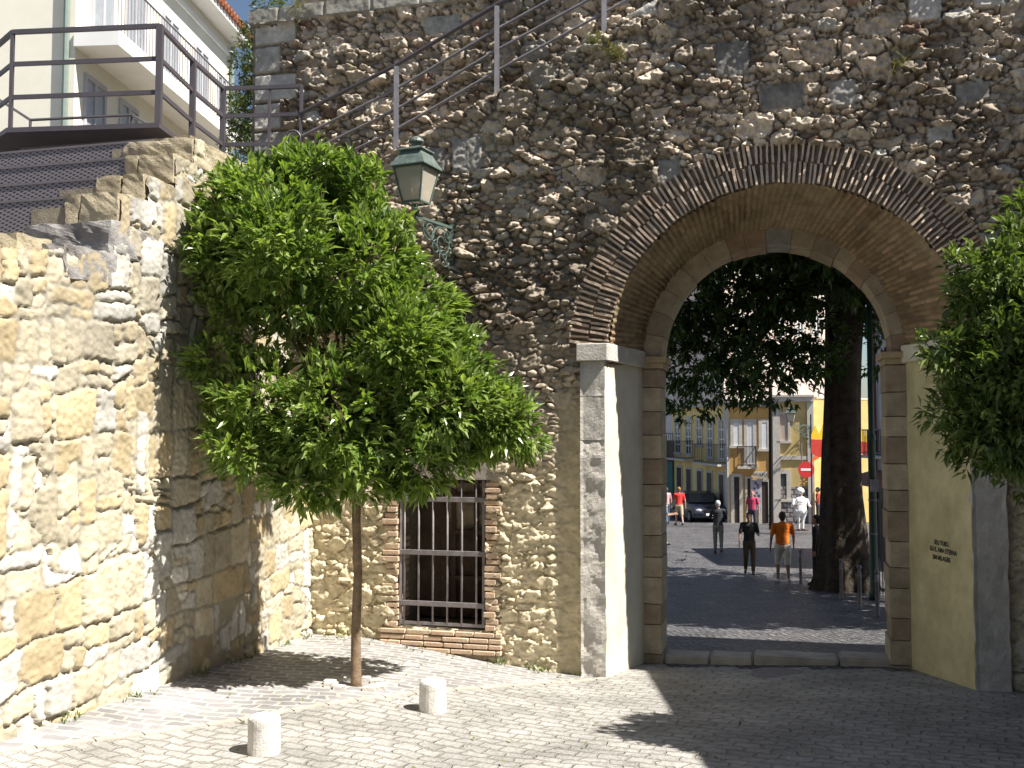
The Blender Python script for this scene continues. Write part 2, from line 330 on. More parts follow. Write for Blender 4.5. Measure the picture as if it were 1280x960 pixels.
# ------------------------------------------------------------------ ground
def ground():
    xs=np.unique(np.concatenate([np.linspace(-400,-12,16),np.arange(-12,14,.25),np.linspace(14,400,18)]))
    ys=np.unique(np.concatenate([np.linspace(-150,0,10),np.arange(0,14,.2),np.arange(14,60,1.0),np.linspace(60,600,14)]))
    X,Y=np.meshgrid(xs,ys); Z=gz(X,Y)
    # the light kerb line runs from the pier foot to the lower left corner of the photo
    nx,ny=len(xs),len(ys)
    v=np.stack([X,Y,Z],-1).reshape(-1,3)
    idx=np.arange(nx*ny).reshape(ny,nx)
    f=np.stack([idx[:-1,:-1],idx[:-1,1:],idx[1:,1:],idx[1:,:-1]],-1).reshape(-1,4)
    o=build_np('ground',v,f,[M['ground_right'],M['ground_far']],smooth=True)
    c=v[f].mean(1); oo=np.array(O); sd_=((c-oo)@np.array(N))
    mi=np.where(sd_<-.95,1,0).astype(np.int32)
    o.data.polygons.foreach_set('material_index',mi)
    tag(o,'cobbled ground of the square and the street beyond the gate',None,None,'structure')
    # lighter paving on the left, 4 mm above
    A=hit(0,948); B=hit(755,848)
    A2=A+(A-B)*1.0
    pts=[]
    # sheet in (a along line, b away from line) frame
    dd=(B-A2); Ln=math.hypot(dd.x,dd.y); ux=Vector((dd.x/Ln,dd.y/Ln,0)); uy=Vector((-ux.y,ux.x,0))
    if uy.y<0: uy=-uy
    na=int(Ln/.2)+1; V=[];Fc=[]
    nb=36
    for i in range(na+1):
        for j in range(nb+1):
            q=Vector((A2.x,A2.y,0))+ux*(Ln*i/na)+uy*(j*.2)
            bend=.12*math.sin(math.pi*i/na)*max(0,1-j/6)
            q+=uy*bend
            V.append((q.x,q.y,float(gz(q.x,q.y))+.004))
    for i in range(na):
        for j in range(nb):
            a=i*(nb+1)+j; 
            cen=Vector(V[a]); s_=(cen-O).dot(N)
            if s_<-.35: continue
            Fc.append((a,a+nb+1,a+nb+2,a+1))
    p=build_np('pavement',V,Fc,M['ground_left'],smooth=True)
    tag(p,'light paved corner between the walls',None,None,'structure')
    bm=bmesh.new(); x=0.0
    while x<Ln:
        l=random.uniform(.25,.5); bend=.12*math.sin(math.pi*(x+l/2)/Ln)
        c0=[]
        for (a,b) in ((x+.006,-.035+bend),(x+l-.006,-.035+bend),(x+l-.006,.035+bend),(x+.006,.035+bend)):
            q=Vector((A2.x,A2.y,0))+ux*a+uy*b; c0.append((q.x,q.y,float(gz(q.x,q.y))))
        hexa(bm,[Vector(k)+Vector((0,0,-.05)) for k in c0]+[Vector(k)+Vector((0,0,.011)) for k in c0]); x+=l
    k=build('kerb_line',bm,M['curb']); tag(k,'narrow line of light stones in the paving',None,None,'structure')
ground()

# ------------------------------------------------------------------ gate wall (front)
gate=thing('gate_wall','tall rough rubble fortress wall pierced by the round brick arch','wall')
SC,ZC,R1=2.86,.80,1.81       # front arch
S2,Z2,R2=2.73,.92,1.44       # back of the splay
S3,Z3,R3=2.76,.92,1.26       # inner arch
DEP=1.10; THK=1.65
WIN=(-1.30,-.30,-2.09,-.49)
def stair_line(s): return np.where(s<-2.6,2.7,np.minimum(2.75+.475*(s+2.45),6.5))
TOPZ=5.30
def rubble(s,z):
    ws=s+.05*(fbm(s*3,z*3,11)-.5)+.025*(fbm(s*14,z*14,12,2)-.5); wz=z+.09*(fbm(s*1.2,z*1.5,21)-.5)+.05*(fbm(s*6,z*6,22,3)-.5)
    I,J,E,DX,DY=cells(ws,wz,.130,.066,1,.95)
    I2,J2,E2,DX2,DY2=cells(ws,wz,.25,.125,40,.85)
    I3,J3,E3,DX3,DY3=cells(ws,wz,.42,.24,80,.8)
    zone=fbm(s*.55+3,z*.55,60,3); lz=1-sm(-.6,.8,z)
    up=sm(2.2,3.6,z)
    pick2=(hsh(I2,J2,41)<(.26+.26*up+.35*(zone-.5)+.35*lz))&(E2>.10)
    pick3=(hsh(I3,J3,81)<(.04+.14*up+.14*lz))&(E3>.07)
    r1=hsh(I,J,5); r2=hsh(I2,J2,45); r3=hsh(I3,J3,85)
    tx1=hsh(I,J,6)-.5; ty1=hsh(I,J,8)-.5; tx2=hsh(I2,J2,46)-.5; ty2=hsh(I2,J2,48)-.5; tx3=hsh(I3,J3,86)-.5; ty3=hsh(I3,J3,88)-.5
    h1=sm(.03,.24,E)*(.020+.085*r1**1.5)+(tx1*DX+ty1*DY)*.10*sm(.03,.2,E)
    h2=sm(.08,.20,E2)*(.03+.095*r2)+(tx2*DX2+ty2*DY2)*.10*sm(.09,.2,E2)
    h3=sm(.06,.14,E3)*(.04+.05*r3)+(tx3*DX3+ty3*DY3)*.08*sm(.07,.2,E3)
    h=np.where(pick2,h2,h1); h=np.where(pick3,h3,h)
    rr=np.where(pick3,r3,np.where(pick2,r2,r1)); es=np.where(pick3,sm(.07,.14,E3),np.where(pick2,sm(.09,.2,E2),sm(.05,.18,E)))
    q2=np.where(pick3,hsh(I3,J3,90),np.where(pick2,hsh(I2,J2,50),hsh(I,J,10)))
    q3=np.where(pick3,hsh(I3,J3,91),np.where(pick2,hsh(I2,J2,51),hsh(I,J,13)))
    h=h+(fbm(s*13,z*19,31,4)-.5)*.11+(fbm(s*34,z*40,33,3)-.5)*.046+(fbm(s*1.1,z*1.1,35,3)-.5)*.05
    # pits and holes
    hole=sm(.70,.80,fbm(s*2.6,z*4.2,36,4)); h=h-hole*.05
    return h,rr,es,q2,q3
def gate_face():
    st=.0125
    ss=np.arange(-3.5,5.75,st); zs=np.arange(-2.75,TOPZ+.001,st)
    S,Z=np.meshgrid(ss,zs); h,rr,es,q2,q3=rubble(S,Z)
    low=1-sm(-.9,.6,Z+ .5*(fbm(S*1.3,Z*.9,70)-.5)*2)          # cream lime-washed foot of the wall
    mid=(1-sm(2.6,4.2,Z+(fbm(S,Z,71)-.5)))
    base=np.stack([.50+.0*S,.42+.0*S,.335+.0*S],-1)
    tone=(.62+.75*q2)[...,None]
    stone=base*tone
    red=(q3>.965)[...,None]; stone=np.where(red,np.array([.32,.21,.16])*(.7+.5*rr[...,None]),stone)
    white=(q3<.07)[...,None]; stone=np.where(white,np.array([.50,.47,.42]),stone)
    # dark weathering in large patches, with a shape of its own
    pat=sm(.42,.68,fbm(S*.9+7,Z*.7,75,5))[...,None]*(sm(.3,1.8,Z))[...,None]
    stone=stone*(1-.45*pat)
    mort=(np.array([.235,.19,.145])+(np.array([.60,.51,.34])-np.array([.235,.19,.145]))*(low*1.0)[...,None])
    es=sm(.3,.8,es+.5*(h-.03)/.05); c=mort*(1-es[...,None])+stone*es[...,None]
    cream=np.array([.72,.63,.44])*(.8+.4*fbm(S*5,Z*5,77)[...,None]); lw=(low*(.65+.4*fbm(S*3,Z*3,78)))[...,None]
    c=c*(1-lw)+cream*lw
    h=h*(1-.50*low)
    flush=sm(.56,.70,fbm(S*.9+31,Z*1.2+5,171,4))*(1-.5*low); h=h*(1-.55*flush)+.02*flush
    fm=(flush*.55)[...,None]; c=c*(1-fm)+np.array([.34,.285,.215])*(.75+.5*fbm(S*11,Z*11,172)[...,None])*fm
    moss=sm(.60,.72,fbm(S*1.4+11,Z*.9,173,5))*sm(0,1.5,Z); mm=(moss*.45)[...,None]; c=c*(1-mm)+np.array([.19,.165,.12])*mm
    # plastered strip beside the left pilaster
    pl=(1-sm(.0,.18,np.abs(S-.66)-.06))*(1-sm(.2,.9,Z)); h=h*(1-.75*pl); c=c*(1-.5*pl[...,None])+np.array([.46,.38,.22])*(.5*pl[...,None])
    # ashlar blocks that stand out in the photo (photo pixels)
    blocks=[((566,174),(605,216),.45,.30),((531,186),(558,216),.40,.25),((1158,160),(1192,178),.5,.42),((1134,0),(1178,26),.62,.5),((1215,-10),(1258,10),.6,.5),
            ((949,106),(1006,136),.15,.22),((893,55),(938,95),.1,.2),((783,-5),(823,20),.5,.45),((531,22),(578,42),.3,.33),((868,205),(884,220),.5,.5),((1035,102),(1072,134),.3,.3),((822,200),(852,232),.2,.25),((640,70),(668,92),.4,.35),((1192,104),(1238,126),.2,.28)]
    for (a,b,hh,cc) in blocks:
        rec=-.5 if a[1]<60 and a[0]<700 else 0
        def un(px,py):
            r=ray(px,py); o=O+N*rec; t=o.dot(N)/r.dot(N); p=r*t; return (p-O).dot(U),p.z
        s0,z1=un(*a); s1,z0=un(*b)
        wob=.012*(fbm(S*12,Z*12,91)-.5)*2
        inside=np.minimum(np.minimum(S-s0,s1-S),np.minimum(Z-z0,z1-Z))+wob
        m=sm(0,.02,inside); g=sm(-.025,0,inside)-m
        h=h*(1-m)+m*(.03+.05*hh+(fbm(S*25,Z*25,93,4)-.5)*.03)-g*.02
        cc2=np.array([cc*1.05,cc*1.0,cc*.92])*(.75+.5*fbm(S*14,Z*14,95)[...,None]); c=c*(1-m[...,None])+cc2*m[...,None]
    # quoins of the upper left corner
    rec=Z>stair_line(S)
    qz=(Z-2.7)/.36; row=np.floor(qz).astype(int); ql=np.where(row%2==0,.58,.36)+.06*hsh(row,row*0,5)
    inq=np.minimum(np.minimum(S+3.47,(-3.47+ql)-S),np.minimum((qz-row)*.36-.0,(1-(qz-row))*.36))
    inq2=inq+.015*(fbm(S*12,Z*12,97)-.5); qm=sm(.006,.028,inq2)*rec*(Z<5.1)
    reg=(S<-3.47+ql)&rec&(Z<5.1)
    h=np.where(reg,.0+qm*.05+(fbm(S*20,Z*20,98)-.5)*.02,h); qc=np.array([.47,.445,.40])*(.8+.35*hsh(row,row*0,9)[...,None])*(.85+.3*fbm(S*9,Z*9,99)[...,None])
    c=np.where(reg[...,None],mort*1.1*(1-qm[...,None])+qc*qm[...,None],c)
    # cap course
    cap=(Z>5.12); inc=sm(.0,.03,np.abs(((S+.13*0)/.62)%1-.5)*.62*-1+.31)
    h=np.where(cap,.10+.02*inc+(fbm(S*9,Z*9,101)-.5)*.03,h); c=np.where(cap[...,None],np.array([.30,.285,.25])*(.8+.4*fbm(S*5,Z*5,102)[...,None]),c)
    D=h+np.where(rec,-.5,0)
    # masks
    rad=np.sqrt((S-SC)**2+(Z-ZC)**2)
    inarch=((rad<R1+.03)&(Z>=ZC))|((S>.80)&(S<4.82)&(Z<ZC+.20)&((S<4.9)))
    inwin=(S>WIN[0]-.02)&(S<WIN[1]+.02)&(Z>WIN[2]-.03)&(Z<WIN[3]+.02)
    bad=inarch|inwin
    ny,nx=S.shape; idx=np.arange(nx*ny).reshape(ny,nx)
    keep=~(bad[:-1,:-1]&bad[1:,1:]&bad[:-1,1:]&bad[1:,:-1])
    f=np.stack([idx[:-1,:-1],idx[:-1,1:],idx[1:,1:],idx[1:,:-1]],-1)[keep]
    # beneath the brick ring keep the rubble back
    ringm=(rad<R1+.40)&(Z>ZC+.1); D=np.where(ringm&~rec,np.minimum(D,.0),D)
    us=np.array(U);ns=np.array(N);o=np.array(O)
    P=o+S[...,None]*us+D[...,None]*ns; P[...,2]=Z+ (fbm(S*7,Z*7,103)-.5)*0
    used=np.zeros(nx*ny,bool); used[f.ravel()]=True; mp=np.cumsum(used)-1
    build_np('rubble_face',P.reshape(-1,3)[used],mp[f],M['rubble'],gate,smooth=True,col=c.reshape(-1,3)[used])
gate_face()
def arch_z(s,c,zc,r):
    x=abs(s-c); return zc+math.sqrt(max(r*r-x*x,0)) if x<r else zc
def gate_body():
    bm=bmesh.new()
    # left part with the window recess
    fbox(bm,W,-3.5,WIN[0]-.02,-THK,-.12,-3.2,2.6)
    fbox(bm,W,WIN[0]-.02,WIN[1]+.02,-THK,-.12,WIN[3]+.03,2.6)
    fbox(bm,W,WIN[0]-.02,WIN[1]+.02,-THK,-.12,-3.2,WIN[2]-.03)
    fbox(bm,W,WIN[0]-.02,WIN[1]+.02,-THK,-.95,WIN[2]-.03,WIN[3]+.03)
    fbox(bm,W,WIN[1]+.02,.90,-THK,-.12,-3.2,2.6)
    fbox(bm,W,.90,1.05,-DEP-.02,-.13,-3.2,.8); fbox(bm,W,.90,1.3,-THK,-DEP-.02,-3.2,.9)
    fbox(bm,W,4.85,5.75,-THK,-.12,-3.2,2.6); fbox(bm,W,4.6,4.85,-THK,-.13,-3.2,.8); fbox(bm,W,4.2,4.62,-THK,-DEP-.02,-3.2,.9)
    fbox(bm,W,-3.5,5.75,-THK,-.68,3.0,TOPZ-.01)
    n=70
    for (c,zc,r,d0,d1) in ((SC,ZC,R1+.12,-.72,-.13),(SC-.06,ZC+.05,R1-.05,-1.0,-.72),(S3,Z3,R2-.03,-THK,-DEP-.02)):
        a,b=.90,4.85
        for i in range(n):
            s0=a+(b-a)*i/n; s1=a+(b-a)*(i+1)/n
            z=max(arch_z(s0,c,zc,r),arch_z(s1,c,zc,r)) if abs((s0+s1)/2-c)<r else zc
            fbox(bm,W,s0,s1,d0,d1,z,3.05)
    fbox(bm,W,-3.5,.9,-THK,-.68,2.6,3.0); fbox(bm,W,4.85,5.75,-THK,-.14,2.6,4.2); fbox(bm,W,-3.5,-3.0,-1.0,-.5,2.6,TOPZ-.01)
    build('wall_core',bm,M['graystone2'],gate)
    bm=bmesh.new()
    fbox(bm,W,-3.1,6,-THK+.1,-.85,TOPZ+.0,TOPZ+.5)
    build('parapet',bm,M['graystone2'],gate)
    bm=bmesh.new(); fbox(bm,W,1.6,12,-THK-.5,-.9,TOPZ+.5,13); fbox(bm,W,5.75,12,-THK,0,-3.2,TOPZ+.5); build('shadow_block',bm,M['graystone2'],gate)  # unseen high block added to lengthen the wall's shadow behind the gate
    bm=bmesh.new(); 
    for z0,z1,d0,d1 in ((-3.2,.3,.60,.60),(.301,4.75,.60,.08),(4.751,TOPZ+.5,.08,.06)): hexa(bm,[W(5.42,d0,z0),W(6.4,d0,z0),W(6.4,-.1,z0),W(5.42,-.1,z0),W(5.42,d1,z1),W(6.4,d1,z1),W(6.4,-.1,z1),W(5.42,-.1,z1)])
    bmesh.ops.recalc_face_normals(bm,faces=bm.faces[:]); build('shadow_wedge',bm,M['graystone2'],gate)  # unseen tapered wedge, added and shaped to shade the upper right wall
gate_body()
def brick_ring():
    bm=bmesh.new()
    def ring(r0,r1,pitch,seed,wid,a0=R(5.5),a1=R(176)):
        rnd=random.Random(seed); a=a0; i=0
        while a<a1:
            p=pitch*rnd.uniform(.85,1.18)/r0; t=wid*rnd.uniform(.8,1.15)/r0
            ra=r0+rnd.uniform(-.008,.012); rb=r1+rnd.uniform(-.02,.02); d=rnd.uniform(.035,.07)
            sk=rnd.uniform(-.006,.006)
            def P(r,an,dd): return W(SC-r*math.cos(an),dd,ZC+r*math.sin(an))
            k=3; prev=None
            secs=[]
            for q in range(k+1):
                r=ra+(rb-ra)*q/k; an=a+sk*q/k/r0*2+rnd.uniform(-.0015,.0015); tt=t*(.88+.24*rnd.random()); dd=d+rnd.uniform(-.022,.008)
                secs.append([bm.verts.new(P(r,an-tt/2,-.06)),bm.verts.new(P(r,an+tt/2,-.06)),bm.verts.new(P(r,an+tt/2*.8,dd)),bm.verts.new(P(r,an-tt/2*.8,dd))])
            for q in range(k):
                for e in range(4): bm.faces.new([secs[q][e],secs[q][(e+1)%4],secs[q+1][(e+1)%4],secs[q+1][e]])
            bm.faces.new(secs[0][::-1]); bm.faces.new(secs[-1]); a+=p; i+=1
    ring(R1,R1+.205,.050,1,.027); ring(R1+.212,R1+.425,.056,2,.029)
    bmesh.ops.recalc_face_normals(bm,faces=bm.faces[:])
    build('arch_brick_ring',bm,M['brick'],gate)
    bm=bmesh.new(); n=90   # mortar bed behind the bricks
    for i in range(n):
        a=R(4)+R(173)*i/n; b=R(4)+R(173)*(i+1)/n
        def P(r,an,dd): return W(SC-r*math.cos(an),dd,ZC+r*math.sin(an))
        hexa(bm,[P(R1,a,-.14),P(R1,b,-.14),P(R1,b,.003),P(R1,a,.003),P(R1+.44,a,-.14),P(R1+.44,b,-.14),P(R1+.44,b,.003),P(R1+.44,a,.003)])
    bmesh.ops.recalc_face_normals(bm,faces=bm.faces[:])
    build('arch_mortar',bm,M['darkmortar'],gate)
brick_ring()
def soffit():
    n=330; m=50; V=[];C=[]
    for i in range(n+1):
        a=R(-2)+R(184)*i/n
        for j in range(m+1):
            k=j/m; r=R1+(R2-R1)*k; c=SC+(S2-SC)*k; z=ZC+(Z2-ZC)*k; d=-DEP*k
            V.append((r,a,c,z,d,k))
    V=np.array(V); r,a,c,z,d,k=V.T
    u=a*1.65; v=k*DEP
    row=np.floor(u/.062).astype(np.int64); fr=(u/.062)%1; col=np.floor(v/.28+.5*(row%2)+hsh(row,row*0,7)*.3).astype(np.int64); fv=(v/.28+.5*(row%2)+hsh(row,row*0,7)*.3)%1
    e=sm(.10,.34,np.minimum(fr,1-fr))*sm(.03,.09,np.minimum(fv,1-fv))
    plas=sm(.42,.62,fbm(u*1.3,v*1.6,201,4)+.25*(1-sm(.0,.5,np.abs(a-math.pi/2))))*0.6
    h=e*.024*(1-plas)+(fbm(u*8,v*8,203)-.5)*.03+(fbm(u*30,v*30,204,3)-.5)*.012
    r2=r-h
    s_=c-r2*np.cos(a); z_=z+r2*np.sin(a)
    P=np.array(O)+s_[:,None]*np.array(U)+d[:,None]*np.array(N); P[:,2]=z_
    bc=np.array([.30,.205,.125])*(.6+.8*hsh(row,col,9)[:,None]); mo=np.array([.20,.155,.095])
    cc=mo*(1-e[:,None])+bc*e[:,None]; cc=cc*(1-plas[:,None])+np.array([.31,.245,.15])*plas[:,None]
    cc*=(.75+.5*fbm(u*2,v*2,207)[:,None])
    idx=np.arange((n+1)*(m+1)).reshape(n+1,m+1)
    f=np.stack([idx[:-1,:-1],idx[1:,:-1],idx[1:,1:],idx[:-1,1:]],-1).reshape(-1,4)
    build_np('arch_soffit',P,f,M['voussoir'],gate,smooth=True,col=cc)
soffit()
def inner_arch():
    bm=bmesh.new(); lay=bm.loops.layers.color.new('Col') if False else None
    cols=[];rnd=random.Random(5)
    V=[];Fq=[];C=[]
    def add(c8,col):
        b=len(V); V.extend([tuple(p) for p in c8]); C.extend([col]*8)
        for f in ((3,2,1,0),(4,5,6,7),(0,1,5,4),(1,2,6,5),(2,3,7,6),(3,0,4,7)): Fq.append([b+i for i in f])
    nb=17; edges=[0]
    ws=[rnd.uniform(.8,1.2) for _ in range(nb)]; tot=sum(ws); a=0
    for i in range(nb):
        a0=a+.0022; a1=a+math.pi*ws[i]/tot-.0022; a+=math.pi*ws[i]/tot
        r0=R3+rnd.uniform(-.012,.012); fd=-DEP+.0+rnd.uniform(-.006,.006); tone=rnd.uniform(.8,1.15)
        cl=np.array([.34,.275,.19])*tone if i!=nb//2 else np.array([.26,.25,.225])
        if rnd.random()<.2: cl=np.array([.31,.22,.15])
        sub=3
        for q in range(sub):
            b0=a0+(a1-a0)*q/sub; b1=a0+(a1-a0)*(q+1)/sub
            def P(r,an,dd): return W(S3-r*math.cos(an),dd,Z3+r*math.sin(an))
            r9=R2+.04
            add([P(r0,b0,-THK),P(r0,b1,-THK),P(r0,b1,fd),P(r0,b0,fd),P(r9,b0,-THK),P(r9,b1,-THK),P(r9,b1,fd),P(r9,b0,fd)],cl)
    # mortar behind
    for i in range(40):
        b0=math.pi*i/40; b1=math.pi*(i+1)/40
        def P(r,an,dd): return W(S3-r*math.cos(an),dd,Z3+r*math.sin(an))
        add([P(R3+.02,b0,-THK+.01),P(R3+.02,b1,-THK+.01),P(R3+.02,b1,-DEP-.02),P(R3+.02,b0,-DEP-.02),P(R2+.1,b0,-THK+.01),P(R2+.1,b1,-THK+.01),P(R2+.1,b1,-DEP-.02),P(R2+.1,b0,-DEP-.02)],np.array([.16,.12,.08]))
    build_np('inner_arch_ring',V,Fq,M['voussoir'],gate,col=np.array(C)); 
    for side in (0,1):
        V.clear(); Fq.clear(); C.clear(); z=-2.75; rnd=random.Random(8+side)
        bands=[]
        while z<Z3-.16:
            h=rnd.uniform(.22,.34)
            if z+h>Z3-.2: h=Z3-.14-z
            bands.append((z,z+h)); z+=h
        for (z0,z1) in bands:
            j=rnd.uniform(-.02,.012); fd=-DEP+.02+rnd.uniform(-.012,.012)
            cl=np.array([.38,.32,.23])*rnd.uniform(.78,1.12)
            if rnd.random()<.12: cl=np.array([.31,.24,.17])
            if side==0: s0,s1=1.22,1.495+j
            else: s0,s1=4.0+j-.03,4.24
            e=.022; zz0,zz1=z0+.005,z1-.005
            # chamfered block = two nested boxes
            def bx(a,b,d1,z0,z1): add([W(a,-THK,z0),W(b,-THK,z0),W(b,d1,z0),W(a,d1,z0),W(a,-THK,z1),W(b,-THK,z1),W(b,d1,z1),W(a,d1,z1)],cl)
            bx(s0,s1,fd,zz0,zz1)
        cl=np.array([.16,.12,.08])
        if side==0: add([W(1.2,-THK+.02,-2.9),W(1.46,-THK+.02,-2.9),W(1.46,-DEP-.02,-2.9),W(1.2,-DEP-.02,-2.9),W(1.2,-THK+.02,Z3),W(1.46,-THK+.02,Z3),W(1.46,-DEP-.02,Z3),W(1.2,-DEP-.02,Z3)],cl)
        else: add([W(4.04,-THK+.02,-2.9),W(4.25,-THK+.02,-2.9),W(4.25,-DEP-.02,-2.9),W(4.04,-DEP-.02,-2.9),W(4.04,-THK+.02,Z3),W(4.25,-THK+.02,Z3),W(4.25,-DEP-.02,Z3),W(4.04,-DEP-.02,Z3)],cl)
        # little impost
        cl=np.array([.40,.31,.19]); 
        if side==0: a,b=1.2,1.55
        else: a,b=3.93,4.26
        for k_,(z0,z1,gr) in enumerate(((Z3-.135,Z3-.07,-.02),(Z3-.068,Z3+.0,.015))):
            aa=a if side==0 else a-gr; bb=b+gr if side==0 else b
            add([W(aa,-THK-.01,z0),W(bb,-THK-.01,z0),W(bb,-DEP+.07+gr,z0),W(aa,-DEP+.07+gr,z0),W(aa,-THK-.01,z1),W(bb,-THK-.01,z1),W(bb,-DEP+.07+gr,z1),W(aa,-DEP+.07+gr,z1)],cl)
        build_np('inner_pier',V,Fq,M['voussoir'],gate,col=np.array(C))
inner_arch()
def rough_prism(pts,z0,z1,nz,amp,k,frame=W,sub=.03):
    """plan polygon extruded upward, sides subdivided and roughened"""
    ring=[]
    n=len(pts)
    for i in range(n):
        a=Vector((*pts[i],0)); b=Vector((*pts[(i+1)%n],0)); m=max(1,int((b-a).length/sub))
        nr=Vector(((b-a).y,-(b-a).x,0)).normalized()
        for q in range(m): ring.append((a+(b-a)*q/m,nr,q==0))
    V=[];m=len(ring)
    for j in range(nz+1):
        z=z0+(z1-z0)*j/nz
        for i,(p,nr,c) in enumerate(ring):
            f=float(fbm(np.array([p.x*7+p.y*5+k]),np.array([z*7+p.y*3]),k,4)[0]-.5)*amp*2
            q=p+nr*(f-(.012 if c else 0)); V.append(tuple(frame(q.x,q.y,z)))
    Fq=[]
    for j in range(nz):
        for i in range(m): Fq.append((j*m+i,j*m+(i+1)%m,(j+1)*m+(i+1)%m,(j+1)*m+i))
    return V,Fq,m
def piers():
    # left pilaster: three stones ; polygon order clockwise so that normals face outward is not needed (two sided)
    for (z0,z1) in ((-2.85,-.05),(-.045,.42),(.425,.795)):
        amp=.022 if z0<-1 else .010
        pts=[(.775,-.13),(.775,.07),(1.028,.075),(1.055,-.13)]
        V,Fq,m=rough_prism(pts,z0,z1,max(3,int((z1-z0)/.03)),amp*1.3,int(z0*10)+60)
        b=len(V); Fq+= []
        o=build_np('pilaster_stone',V,Fq,M['greystone'],gate,smooth=False)
    bm=bmesh.new(); fbox(bm,W,.74,1.075,-.13,.12,.80,.985)
    # impost running into the passage
    prismW(bm,[(1.0,.10),(1.075,.12),(1.33,-1.06),(1.22,-1.06)],.80,.985)
    bmesh.ops.bevel(bm,geom=bm.edges[:],offset=.008,segments=1,affect='EDGES')
    build('impost_cap',bm,M['greystone'],gate)
    # plastered splay (left)
    bm=bmesh.new(); prismW(bm,[(1.036,.066),(1.285,-1.10),(1.2,-1.10),(.95,.0)],-2.9,.80); build('plaster_jamb',bm,M['plaster'],gate)
    # right
    bm=bmesh.new(); prismW(bm,[(4.60,.10),(4.70,.0),(4.30,-1.10),(4.165,-1.10)],-2.9,.80); build('plaster_jamb',bm,M['yplaster'],gate)
    V,Fq,m=rough_prism([(4.60,.055),(4.605,.115),(4.90,.12),(4.95,-.13),(4.75,-.13)],-2.85,.795,60,.018,44)
    build_np('pilaster_stone',V,Fq,M['greystone'],gate)
    bm=bmesh.new(); fbox(bm,W,4.58,4.97,-.13,.15,.80,.985); prismW(bm,[(4.56,.12),(4.66,.0),(4.25,-1.06),(4.12,-1.06)],.80,.985)
    build('impost_cap',bm,M['plaster'],gate)
def prismW(bm,pts,z0,z1):
    n=len(pts); b=[bm.verts.new(W(p[0],p[1],z0)) for p in pts]; t=[bm.verts.new(W(p[0],p[1],z1)) for p in pts]
    for i in range(n): bm.faces.new([b[i],b[(i+1)%n],t[(i+1)%n],t[i]])
    bm.faces.new(t); bm.faces.new(b[::-1]); bmesh.ops.recalc_face_normals(bm,faces=bm.faces[:])
piers()
def lettering():
    # stencilled three line text on the ochre jamb
    a=Vector((4.60,.10)); b=Vector((4.165,-1.10)); dv=(a-b).normalized()
    m=bpy.data.materials.new('stencil_black'); m.use_nodes=True; m.node_tree.nodes['Principled BSDF'].inputs['Base Color'].default_value=(.02,.02,.02,1)
    for i,(txt,y) in enumerate((('SEU TUBO',678),('GU IL AMA ETERNA',687.5),('SIM MILAGRE',697))):
        cu=bpy.data.curves.new('t','FONT'); cu.body=txt; cu.size=.066; cu.align_x='CENTER'; cu.space_character=.92; cu.offset=.0022
        me=evaluated_mesh(bpy.data.objects.new('t',cu))
        q=1177 if i!=1 else 1179
        # intersect pixel ray with the jamb plane
        pa=W(a.x,a.y,0); pb=W(b.x,b.y,0); d=(pa-pb).normalized(); nn=Vector((-d.y,d.x,0))
        if nn.dot(-pa)<0: nn=-nn
        r=ray(q,y); t=pa.dot(nn)/r.dot(nn); p=r*t
        Mx=Matrix((( d.x*1,0,nn.x,0),(d.y*1,0,nn.y,0),(0,1,0,0),(0,0,0,1)))
        me.transform(Matrix.Translation(p+nn*.004-Vector((0,0,.03)))@Mx); me.materials.append(m)
        o=bpy.data.objects.new('lettering',me); link(o,gate)
lettering()
